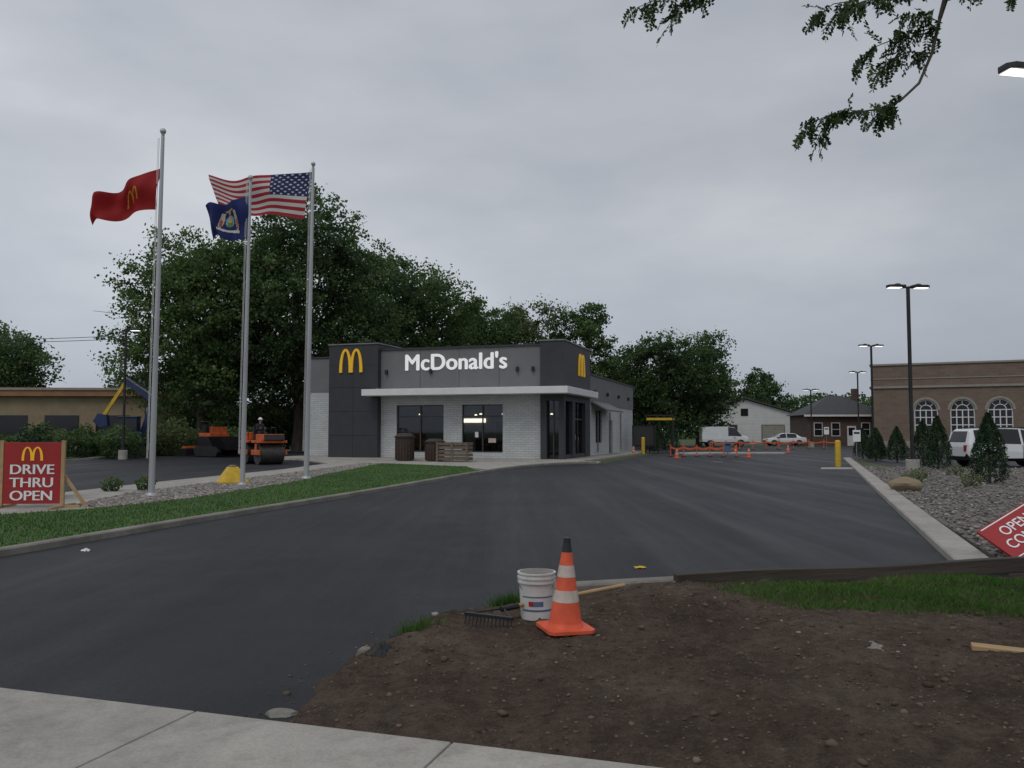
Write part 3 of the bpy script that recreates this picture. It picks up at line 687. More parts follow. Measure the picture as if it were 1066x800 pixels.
# ---------------------------------------------------------------- foreground props
b=B(); L=7.6
ang=math.atan2(.86,3.92)
N=24
for i in range(N):
    x0=i*L/N; x1=(i+1)*L/N
    def sec(x): 
        wz=.012*math.sin(x*2.1); wy=.01*math.sin(x*1.3+1); return [(x,-.06+wy,.0),(x,.07+wy,.0),(x,.07+wy,.145+wz),(x,-.06+wy,.15+wz)]
    a=sec(x0);c=sec(x1); b.add(a+c,[(0,1,5,4),(1,2,6,5),(2,3,7,6),(3,0,4,7)]+([(3,2,1,0)] if i==0 else [])+([(4,5,6,7)] if i==N-1 else []),'oldwood')
b.mk('timber_beam',loc=(1.62,8.42,.05),rot=(0,R(-.5),ang),bevel=.008)
def cone(x,y,z,s=1,rz=.3,parent=None):
    b=B(); H=.71
    pts=[(-.19,-.15),(-.15,-.19),(.15,-.19),(.19,-.15),(.19,.15),(.15,.19),(-.15,.19),(-.19,.15)]
    b.prism(pts,0,.025,'coneor')
    prof=[(.145,.025,'coneor'),(.132,.05,'coneor'),(.128,.06,'coneor'),(.102,.22,'collar'),(.0865,.31,'coneor'),(.070,.41,'collar'),(.0565,.50,'coneor'),(.042,.60,'black'),(.03,.67,'black'),(.027,H,'black')]
    for i in range(len(prof)-1):
        r0,z0,k=prof[i];r1,z1,_=prof[i+1]
        q=.0025 if k=='collar' else 0
        b.cyl((0,0,z0),(0,0,z1),r0+q,r1+q,k,28,cap=(i==len(prof)-2))
    o=b.mk('traffic_cone',smooth=True,loc=(x,y,z),rot=(R(1.5),R(1),rz)); o.scale=(s,s,s); return o
cz=float(dh(.40,6.45)); cone(.40,6.45,cz+.005,.96)
e=empty('plastic_bucket',(.20,6.95,float(dh(.20,6.95))-.01))
b=B(); b.cyl((0,0,0),(0,0,.37),.128,.148,'bucket',28,cap=False); b.cyl((0,0,.01),(0,0,.012),.126,.126,'bucket',28)
for z in (.37,.335,.30): b.cyl((0,0,z-.012),(0,0,z),.157,.157,'bucket',28)
b.cyl((0,0,.371),(0,0,.372),.14,.14,'kerb',28)
b.mk('shell',e,smooth=True)
b=B()
for i in range(14):
    t0=R(-145+i*8.5);t1=R(-145+(i+1)*8.5); 
    for za,zb,k in ((.07,.085,'blue'),(.11,.15,'signred' if i in (3,4) else 'blue' if i in (5,6,7,8) else 'bucket'),(.18,.19,'blue')):
        if k=='bucket': continue
        ra=.1285+.02*za/.37+.0012; rb=.1285+.02*zb/.37+.0012
        b.add([(ra*math.cos(t0),ra*math.sin(t0),za),(ra*math.cos(t1),ra*math.sin(t1),za),(rb*math.cos(t1),rb*math.sin(t1),zb),(rb*math.cos(t0),rb*math.sin(t0),zb)],[(0,1,2,3)],k)
b.mk('label',e)
b=B(); pr=None
for i in range(15):
    t=math.pi*i/14; q=Vector((.158*math.cos(t),-.158*math.sin(t)*.55-.02,.33-.13*math.sin(t)))
    if pr is not None: b.cyl(pr,q,.003,.003,'steel',5)
    pr=q
b.mk('handle',e)
rx,ry=-.18,6.58; e=empty('garden_rake',(rx,ry,float(dh(rx,ry))+.05),R(-28)); b=B()
b.box(-.21,.21,-.014,.014,.025,.05,'black')
for i in range(13):
    x=-.20+i*.4/12; b.cyl((x,0,.035),(x+.004,-.03,-.04),.008,.005,'black',5)
b.cyl((-.2,0,.037),(-.06,.16,.05),.008,.008,'black',6); b.cyl((.2,0,.037),(.06,.16,.05),.008,.008,'black',6); b.cyl((-.06,.16,.05),(0,.24,.055),.009,.009,'black',6); b.cyl((.06,.16,.05),(0,.24,.055),.009,.009,'black',6)
b.mk('rake_head',e); b=B(); b.cyl((0,.22,.055),(.62,1.30,.12),.018,.017,'wood',10); b.cyl((0,.2,.054),(.08,.34,.062),.022,.022,'black',10); b.mk('handle',e,smooth=True)
b=B(); b.box(0,.9,-.045,.045,0,.035,'wood'); b.box(.5,.58,.045,.10,.0,.03,'wood'); b.mk('timber_stake',loc=(3.22,6.02,float(dh(3.3,6.0))+.015),rot=(R(4),R(2),R(-22)),bevel=.004)
def crumple(name,loc,sx,sy,sz,mat,seed):
    g=np.linspace(-1,1,24); X,Y=np.meshgrid(g,g); r=np.hypot(X,Y)
    Z=np.clip(1-r**2,0,1)*.6+(fbm(X*3+9,Y*3+9,seed)-.5)*1.1
    idx=np.arange(24*24).reshape(24,24); F=np.stack([idx[:-1,:-1],idx[:-1,1:],idx[1:,1:],idx[1:,:-1]],-1).reshape(-1,4)
    V=np.stack([X*sx*(1+.3*(fbm(Y*2+5,X+5,seed)-.5)),Y*sy,Z*sz],-1).reshape(-1,3); npmesh(name,V,F,mat,loc=loc)
crumple('black_fabric_scrap',(-.90,5.85,.10),.08,.15,.10,'fabric',3)
crumple('paper_litter',(1.5,10.0,.02),.07,.05,.02,'syellow',5); crumple('paper_litter',(-5.7,11.4,.02),.05,.05,.04,'white',6)
boulder('sandstone_boulder',(10.3,22.3,.2),(.95,.6,.5),'tan',31)

# ---------------------------------------------------------------- vegetation
def tree(name,loc,H,W,seed,mat='leaf',base=.18,n=30000,leaf=.22,trunk=.35,nl=16,clr=1.0,flat=1,r0=None):
    r=np.random.default_rng(seed); e=empty(name,loc)
    cz=H*(1+base)/2; rz=H*(1-base)/2; rx=W/2
    lobes=[]
    for i in range(nl):
        s=-.85+1.75*(i+.5)/nl; t=i*2.4+r.uniform(-.5,.5); q=math.sqrt(max(0,1-s*s*.92))*r.uniform(.5,.80)
        rr=r.uniform(.26,.42)*min(rx,rz)
        lobes.append((q*math.cos(t)*rx,q*math.sin(t)*rx*flat,cz+s*(rz-rr*.8),rr*1.15,rr*1.15,rr))
    lobes.append((0,0,cz,rx*.62,rx*.62*flat,rz*.70)); lobes.append((0,0,cz+rz*.45,rx*.48,rx*.48,rz*.5)); lobes.append((0,0,cz-rz*.35,rx*.60,rx*.60,rz*.5))
    vol=np.array([l[3]*l[4] for l in lobes]); cnt=(n*vol/vol.sum()).astype(int)
    C=[];Sh=[]
    for l,c in zip(lobes,cnt):
        nc=max(6,int(c/48)); lob=r.normal(0,.11)
        d=r.normal(size=(nc,3)); d/=np.linalg.norm(d,axis=1)[:,None]
        rad=r.uniform(.3,1.15,nc)**.6
        cc=d*rad[:,None]*np.array(l[3:6])+np.array(l[:3])
        csh=np.clip(.42+.12*d[:,2]+lob+r.normal(0,.20,nc)+(rad-.8)*.4,0,1)  # random clump tone plus painted light: tops and outer clumps lighter, inner ones darker
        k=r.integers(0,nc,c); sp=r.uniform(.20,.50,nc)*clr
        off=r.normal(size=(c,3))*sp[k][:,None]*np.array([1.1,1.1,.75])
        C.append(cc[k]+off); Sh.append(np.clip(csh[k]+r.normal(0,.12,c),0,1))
    C=np.concatenate(C);Sh=np.concatenate(Sh); C[:,2]=np.maximum(C[:,2],.3)
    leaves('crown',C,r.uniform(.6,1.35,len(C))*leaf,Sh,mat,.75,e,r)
    b=B(); th=cz*.75
    p=Vector((0,0,-.1)); pts=[p]; 
    for i in range(1,6): pts.append(Vector((r.normal()*.06*i*.5,r.normal()*.06*i*.5,th*i/5)))
    for i in range(5): b.cyl(pts[i],pts[i+1],trunk*(1-.13*i)*(1.25 if i==0 else 1),trunk*(1-.13*(i+1)),'bark',10)
    for l in lobes:
        s=pts[r.integers(2,6)]; mid=s.lerp(Vector(l[:3]),.5)+Vector(r.normal(size=3))*.25; q=Vector(l[:3])
        b.cyl(s,mid,trunk*.36,trunk*.22,'bark',7); b.cyl(mid,q,trunk*.22,trunk*.08,'bark',6)
        for _ in range(3):
            q2=q+Vector(r.normal(size=3))*l[3]*.5; b.cyl(q,q2,trunk*.08,trunk*.03,'bark',5)
    b.mk('trunk',e,smooth=True); return e
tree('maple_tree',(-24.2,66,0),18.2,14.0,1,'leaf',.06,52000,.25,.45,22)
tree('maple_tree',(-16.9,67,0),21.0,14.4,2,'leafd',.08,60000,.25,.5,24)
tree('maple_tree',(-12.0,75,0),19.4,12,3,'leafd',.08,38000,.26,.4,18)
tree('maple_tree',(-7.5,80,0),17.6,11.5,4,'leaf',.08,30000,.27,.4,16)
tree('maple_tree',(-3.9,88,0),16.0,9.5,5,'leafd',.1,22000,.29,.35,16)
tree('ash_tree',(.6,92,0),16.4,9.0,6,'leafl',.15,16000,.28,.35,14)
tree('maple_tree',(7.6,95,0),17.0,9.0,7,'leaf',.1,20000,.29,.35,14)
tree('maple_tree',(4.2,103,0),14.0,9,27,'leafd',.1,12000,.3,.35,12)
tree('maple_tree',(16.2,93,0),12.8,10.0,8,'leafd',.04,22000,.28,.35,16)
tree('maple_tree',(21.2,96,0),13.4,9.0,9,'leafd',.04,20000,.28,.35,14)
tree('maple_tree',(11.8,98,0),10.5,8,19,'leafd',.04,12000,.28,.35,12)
tree('maple_tree',(41,140,0),12.6,11,10,'leafd',.05,12000,.36,.3,12)
tree('maple_tree',(36,142,0),9,9,11,'leafd',.05,8000,.36,.3,10)
tree('maple_tree',(-45.0,75,0),10.6,8,12,'leafd',.1,16000,.26,.3,12)
tree('maple_tree',(-52,84,0),13,10,13,'leafd',.1,14000,.28,.3,12)
tree('maple_tree',(-45,100,0),8.6,9,14,'leafl',.1,10000,.3,.3,10)
tree('maple_tree',(-30,84,0),12,9,15,'leafd',.05,14000,.28,.3,12)
tree('maple_tree',(59,125,0),10,10,16,'leaf',.05,8000,.35,.3,10)
def bush(name,loc,w,h,seed,mat='leafd',n=2500,leaf=.09):
    r=np.random.default_rng(seed); d=r.normal(size=(n,3)); d/=np.linalg.norm(d,axis=1)[:,None]
    bump_=1+.25*np.sin(d[:,0]*5+seed)*np.cos(d[:,1]*4+seed)+.15*np.sin(d[:,2]*7)
    rad=(r.uniform(.5,1,n)**.5)*bump_
    C=d*rad[:,None]*np.array([w/2,w/2,h/2])+np.array([0,0,h/2]); C[:,2]=np.clip(C[:,2],.02,None)
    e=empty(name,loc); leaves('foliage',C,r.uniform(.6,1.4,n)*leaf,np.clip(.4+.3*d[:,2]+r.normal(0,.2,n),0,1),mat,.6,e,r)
    b=B(); b.cyl((0,0,-.05),(0,0,h*.4),.04,.02,'bark',6); b.cyl((0,0,h*.2),(w*.2,.0,h*.6),.02,.01,'bark',5); b.cyl((0,0,h*.2),(-w*.2,.05,h*.6),.02,.01,'bark',5); b.mk('stems',e); return e
r2=np.random.default_rng(44)
for i in range(13):
    x=-41+i*1.75+r2.uniform(-.5,.5); y=54+r2.uniform(0,6)+max(0,(i-9))*1.5
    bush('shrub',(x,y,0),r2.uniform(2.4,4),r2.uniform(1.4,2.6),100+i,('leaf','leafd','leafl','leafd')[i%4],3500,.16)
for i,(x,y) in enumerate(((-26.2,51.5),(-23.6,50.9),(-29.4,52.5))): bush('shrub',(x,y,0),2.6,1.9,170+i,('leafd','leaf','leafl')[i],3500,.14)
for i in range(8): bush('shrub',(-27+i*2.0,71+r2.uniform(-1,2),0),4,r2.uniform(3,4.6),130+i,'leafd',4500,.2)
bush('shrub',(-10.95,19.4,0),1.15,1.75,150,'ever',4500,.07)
bush('shrub',(-10.35,22.0,.07),.5,.38,151,'leaf',500,.06); bush('shrub',(-9.6,22.2,.07),.5,.38,152,'leaf',500,.06)
def arbor(x,y,h,w,seed):
    r=np.random.default_rng(seed); n=6500; t=r.random(n)**.75; a=r.uniform(0,6.283,n)
    prof=np.sin(np.clip((1-t)*1.75+.06,0,1.5708))*np.clip(t*9+.55,0,1)
    rad=(w/2)*prof*(r.uniform(.55,1.0,n)**.5)*(1+.16*np.sin(a*5+seed+t*8)+.10*np.sin(a*11+t*21))
    C=np.stack([rad*np.cos(a),rad*np.sin(a),.06+t*h],1)
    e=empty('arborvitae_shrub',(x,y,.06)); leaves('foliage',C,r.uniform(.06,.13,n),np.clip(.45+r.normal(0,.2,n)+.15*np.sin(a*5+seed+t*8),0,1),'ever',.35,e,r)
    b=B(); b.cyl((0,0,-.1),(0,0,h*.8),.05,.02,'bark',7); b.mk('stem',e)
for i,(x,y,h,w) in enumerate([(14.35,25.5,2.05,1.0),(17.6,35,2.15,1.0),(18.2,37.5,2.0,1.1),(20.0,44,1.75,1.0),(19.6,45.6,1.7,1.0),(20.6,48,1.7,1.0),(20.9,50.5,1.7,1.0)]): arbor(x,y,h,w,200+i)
for i,(x,y) in enumerate([(10.4,64),(11.3,65.5),(12.4,66)]): arbor(x,y,2.2,1.3,220+i)
for i,(x,y) in enumerate([(11.6,24.5),(13.2,27.5),(15.7,30),(12.8,23.6)]): bush('shrub',(x,y,.06),.6,.4,240+i,'leafl',350,.06)
n=110000; x=rng.uniform(-260,300,n); top=5+5.5*fbm(x*.05+40,x*0+3,6)+2*fbm(x*.35+9,x*0+1,8); z=rng.random(n)*top; y=190+rng.normal(0,5,n)+x*.05
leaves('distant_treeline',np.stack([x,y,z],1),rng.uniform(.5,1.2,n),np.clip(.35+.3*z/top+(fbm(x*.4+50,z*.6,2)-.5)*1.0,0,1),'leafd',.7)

def locust():
    e=empty('honey_locust_tree',(0,0,0)); b=B()
    def tube(P,r0,r1):
        for i in range(len(P)-1):
            t0=i/(len(P)-1);t1=(i+1)/(len(P)-1); b.cyl(P[i],P[i+1],r0+(r1-r0)*t0,r0+(r1-r0)*t1,'bark',7)
    V=Vector
    tr=[V((7.2,3.2,-.1)),V((7.15,3.25,1.5)),V((7.2,3.4,3.2)),V((7.0,3.5,5.2)),V((6.9,3.6,7.5))]; tube(tr,.19,.09)
    limb=[V((7.1,3.4,4.1)),V((5.8,4.2,5.3)),V((4.4,5.0,5.6)),V((3.3,5.4,5.1)),V((2.95,5.5,4.65)),V((2.86,5.5,4.36))]; tube(limb,.07,.014)
    rr=np.random.default_rng(5); LV=[];LF=[];LS=[]
    def compound(p,d,L,sh):
        d=d.normalized(); side=d.cross(V(rr.normal(size=3))).normalized(); q=p.copy(); prev=p
        n=9
        for i in range(n):
            d=(d+V((0,0,-.09))+V(rr.normal(size=3))*.05).normalized(); q=prev+d*(L/n)
            b.cyl(prev,q,.0016,.0012,'bark',3,cap=False)
            for s in (-1,1):
                a=(side*s*.95+d*.35+V(rr.normal(size=3))*.25).normalized(); ll=.040*(1-.35*abs(i-4)/5)*rr.uniform(.8,1.2)
                wv_=(d+V(rr.normal(size=3))*.3).normalized()*.0115
                o=len(LV); LV.extend([q,q+a*ll*.4+wv_,q+a*ll,q+a*ll*.5-wv_]); LF.append((o,o+1,o+2,o+3)); LS.extend([min(1,max(0,sh+rr.normal()*.15))]*4)
            prev=q
    def twig(P,r0=.007,dens=.05,L=.17,skip=0,dz=0):
        P=[V(p)+V((0,0,dz if i else 0)) for i,p in enumerate(P)]; tube(P,r0,.002)
        for i in range(len(P)-1):
            n=max(1,int((P[i+1]-P[i]).length/dens*2.4))
            for j in range(n):
                if i<skip: continue
                if rr.random()<.15: continue
                p=P[i].lerp(P[i+1],(j+rr.random())/n); dd=(P[i+1]-P[i]).normalized()
                out=V((rr.normal()*.9,rr.normal()*.9,rr.normal()*.6-.45)); 
                compound(p,dd*.6+out,L*rr.uniform(.45,1.2),rr.uniform(.1,.8))
        compound(P[-1],P[-1]-P[-2],L,.5)
    Yb=5.5
    main=[(2.86,Yb,4.36),(2.80,Yb,4.12),(2.70,5.48,3.91),(2.56,5.46,3.78),(2.40,5.45,3.72)]
    tube([V(p) for p in main],.012,.006)
    twig([(2.56,5.46,3.78),(2.45,5.40,3.72),(2.36,5.38,3.64)],.004,.03,.13)
    twig([(2.40,5.45,3.72),(2.26,5.45,3.70),(2.10,5.42,3.68),(1.97,5.40,3.62),(1.90,5.38,3.55)],.006,.035,.14)
    twig([(2.12,5.42,3.68),(2.04,5.48,3.58),(2.02,5.5,3.52)],.004,.045,.13)
    twig([(2.80,5.5,4.12),(2.66,5.52,4.14),(2.54,5.55,4.10),(2.48,5.55,4.02)],.005,.035,.14)
    twig([(2.84,5.5,4.30),(2.68,5.6,4.30),(2.50,5.65,4.24),(2.40,5.65,4.12)],.005,.035,.14)
    twig([(2.85,5.5,4.34),(2.72,5.45,4.36),(2.58,5.4,4.33)],.004,.04,.14)
    twig([(2.95,5.5,4.75),(2.6,5.5,4.66),(2.3,5.45,4.54),(2.12,5.4,4.42)],.006,.04,.16,dz=-.10)
    twig([(2.3,5.45,4.46),(2.15,5.5,4.50),(2.05,5.5,4.42)],.004,.04,.15,dz=-.04)
    twig([(3.3,5.4,5.1),(2.4,5.3,4.95),(1.5,5.3,4.66),(1.15,5.3,4.46),(1.02,5.3,4.28)],.008,.04,.15,skip=2,dz=-.05)
    twig([(1.35,5.3,4.55),(1.05,5.35,4.50),(.82,5.35,4.40)],.004,.045,.15,dz=-.04)
    twig([(3.3,5.4,5.0),(3.1,5.3,4.70),(3.0,5.3,4.52)],.006,.05,.15,dz=-.05); twig([(3.4,5.4,5.0),(3.35,5.35,4.70),(3.28,5.35,4.52)],.006,.05,.15,dz=-.04)
    twig([(3.3,5.4,5.1),(3.0,5.35,4.72),(2.80,5.3,4.54)],.005,.05,.15,dz=-.05)
    for i in range(26):
        p0=V((6.9,3.6,6.2)); t=rr.uniform(0,6.28); rad=rr.uniform(1.0,2.3); z=rr.uniform(5.9,9.2)
        q=V((7.1+rad*math.cos(t),3.4+rad*math.sin(t)*.9,z)); m_=p0.lerp(q,.5)+V((0,0,.4))
        tube([p0,m_,q],.03,.01); twig([q,q+V((rr.normal()*.3,rr.normal()*.3,-.2)),q+V((rr.normal()*.5,rr.normal()*.5,-.45))],.006,.08,.22)
    b.mk('trunk_and_branches',e)
    npmesh('foliage',np.array([tuple(v) for v in LV]),np.array(LF),'locust',np.array(LS),e)
locust()

# ---------------------------------------------------------------- other buildings
e=empty('brick_civic_building',(36.6,86,0),R(-26)); b=B(); W_=42; Hh=8.3
wins=[4.97+i*3.2 for i in range(11)]
def archwall(b,cx,hw,zs,zt,yf):
    n=14; r=hw
    for i in range(n):
        t0=math.pi*i/n;t1=math.pi*(i+1)/n
        for (ra,rb,k,y0) in ((r,r+.22,'limestone',yf-.05),):
            b.add([(cx+ra*math.cos(t0),y0,zt+ra*math.sin(t0)),(cx+rb*math.cos(t0),y0,zt+rb*math.sin(t0)),(cx+rb*math.cos(t1),y0,zt+rb*math.sin(t1)),(cx+ra*math.cos(t1),y0,zt+ra*math.sin(t1))],[(0,1,2,3)],k)
z0,zt,hw=1.5,3.75,1.08
def wallpiece(x0,x1,za,zb): b.box(x0,x1,0,.4,za,zb,'cbrick')
prev=0
for cx in wins:
    wallpiece(prev,cx-hw,0,Hh); wallpiece(cx-hw,cx+hw,0,z0)
    n=12
    for i in range(n):
        xa=cx-hw+2*hw*i/n; xb=cx-hw+2*hw*(i+1)/n
        fa=zt+math.sqrt(max(0,hw*hw-(xa-cx)**2)); fb=zt+math.sqrt(max(0,hw*hw-(xb-cx)**2))
        b.add([(xa,0,fa),(xb,0,fb),(xb,0,Hh),(xa,0,Hh),(xa,.4,fa),(xb,.4,fb)],[(0,1,2,3),(0,4,5,1)],'cbrick')
    prev=cx+hw
wallpiece(prev,W_,0,Hh)
b.box(-.0,.4,.4,22,0,Hh,'cbrick'); b.box(.4,W_,21.6,22,0,Hh,'cbrick'); b.box(W_-.4,W_,.4,21.6,0,Hh,'cbrick')
b.mk('walls',e)
b=B(); b.box(-.15,W_+.1,-.15,0-.003,6.0,6.2,'limestone'); b.box(-.1,W_+.1,-.1,-.003,0,.7,'limestone'); b.box(-.15,-.003,-.15,22,6.0,6.2,'limestone')
b.box(-.12,W_+.1,-.12,.5,Hh,Hh+.18,'limestone'); b.box(-.12,.5,.5,22,Hh,Hh+.18,'limestone')
b.box(-.003-.05,W_,-.06,-.004,6.9,6.98,'limestone')
for cx in wins: archwall(b,cx,hw,z0,zt,0); b.box(cx-hw-.1,cx+hw+.1,-.1,.2,z0-.15,z0,'limestone')
b.mk('stone_trim',e)
b=B()
for cx in wins:
    pts=[(cx-hw,.3,z0),(cx+hw,.3,z0)]+[(cx+hw*math.cos(math.pi*i/14),.3,zt+hw*math.sin(math.pi*i/14)) for i in range(15)]
    b.add(pts,[tuple(range(len(pts)))],'glass')
b.mk('windows',e); b=B()
for cx in wins:
    n=14
    for i in range(n):
        t0=math.pi*i/n;t1=math.pi*(i+1)/n
        for ra,rb in ((hw-.13,hw),(hw*.45,hw*.45+.07)):
            b.add([(cx+r_*math.cos(t),.2,zt+r_*math.sin(t)) for r_,t in ((ra,t0),(rb,t0),(rb,t1),(ra,t1))],[(0,1,2,3)],'white')
    for k in range(5):
        x=cx-hw+.06+(2*hw-.12)*k/4; b.box(x-.05,x+.05,.18,.24,z0,zt,'white')
    for z in (z0,z0+.75,z0+1.5,zt-.04): b.box(cx-hw,cx+hw,.17,.25,z,z+.09,'white')
    for k in range(1,4):
        t=math.pi*k/4; b.cyl((cx+hw*.45*math.cos(t),.21,zt+hw*.45*math.sin(t)),(cx+hw*math.cos(t),.21,zt+hw*math.sin(t)),.04,.04,'white',4)
b.mk('window_frames',e); b=B(); b.box(.4,W_-.4,.5,21.6,Hh-.5,Hh-.4,'roofg'); b.mk('roof',e)
e=empty('brick_house',(34.6,99,0),R(-4)); b=B(); b.box(0,8.8,0,8,0,3.6,'dbrick'); b.mk('walls',e)
b=B(); o_=.5; b.add([(-o_,-o_,3.6),(8.8+o_,-o_,3.6),(8.8+o_,8+o_,3.6),(-o_,8+o_,3.6),(3.6,4,6.0),(5.2,4,6.0)],[(0,1,5,4),(1,2,5),(2,3,4,5),(3,0,4),(0,3,2,1)],'roofg'); b.box(-o_-.03,8.8+o_+.03,-o_-.05,-o_-.003,3.4,3.62,'white'); b.box(6.2,6.9,3,3.7,5,6.8,'dbrick'); b.mk('roof',e)
b=B()
for x in (1.2,3.2,6.6): b.box(x-.5,x+.5,-.04,-.002,1.1,2.7,'white'); b.box(x-.42,x+.42,-.06,-.045,1.2,1.88,'glass'); b.box(x-.42,x+.42,-.06,-.045,1.95,2.62,'glass')
b.mk('windows',e); b=B(); b.box(4.5,5.5,-.05,-.002,0,2.3,'white'); b.box(4.65,5.35,-.07,-.052,1.2,2.1,'glass'); b.mk('door',e)
e=empty('white_house',(28.2,116,0),0); b=B(); Wd=12.4
b.add([(0,0,0),(Wd,0,0),(Wd,0,3.6),(3.6,0,6.1),(0,0,4.6),(0,10,0),(Wd,10,0),(Wd,10,3.6),(3.6,10,6.1),(0,10,4.6)],[(0,1,2,3,4),(9,8,7,6,5),(0,4,9,5),(1,6,7,2)],'siding'); b.mk('walls',e)
b=B()
for (x0,z0_,x1,z1) in ((-.5,4.5,3.6,6.2),(3.6,6.2,Wd+.6,3.52)):
    b.add([(x0,-.4,z0_),(x1,-.4,z1),(x1,10.4,z1),(x0,10.4,z0_),(x0,-.4,z0_+.18),(x1,-.4,z1+.18),(x1,10.4,z1+.18),(x0,10.4,z0_+.18)],[(0,3,2,1),(4,5,6,7),(0,1,5,4),(2,3,7,6),(1,2,6,5),(3,0,4,7)],'roofg')
b.mk('roof',e); b=B(); b.box(6.0,9.2,-.05,-.003,0,2.6,'roofg'); b.box(6.1,9.1,-.08,-.053,.05,2.5,'limestone'); b.mk('garage_door',e)
b=B(); b.box(1.5,2.7,-.05,-.003,1.2,2.6,'alum'); b.box(3.2,4.2,-.05,-.003,3.8,4.8,'glass'); b.box(10.2,11.2,-.05,-.003,1.2,2.4,'glass'); b.mk('windows',e)
e=empty('low_commercial_building',(-58,70,0),R(3)); b=B(); b.box(0,27,0,12,0,4.6,'tan'); b.mk('walls',e); b=B(); b.box(-.4,27.4,-.5,12.4,4.6,5.1,'fascia'); b.box(-.5,27.5,-.6,12.5,5.1,5.3,'limestone'); b.mk('roof',e)
b=B()
for k in range(6): b.box(2+k*4.2,4.8+k*4.2,-.06,-.003,1,3,'glass')
b.mk('windows',e)
e=empty('grey_house',(-41.5,88,0),R(8)); b=B(); b.box(0,6.5,0,8,0,4.8,'siding'); b.mk('walls',e)
b=B(); b.add([(-.4,-.4,4.8),(6.9,-.4,4.8),(6.9,8.4,4.8),(-.4,8.4,4.8),(1,4,8.0),(5.8,4,8.0)],[(0,1,5,4),(1,2,5),(2,3,4,5),(3,0,4),(0,3,2,1)],'roofg'); b.mk('roof',e)
b=B(); b.box(1,2,-.05,-.003,1.5,3,'glass'); b.box(4,5,-.05,-.003,1.5,3,'glass'); b.mk('windows',e)

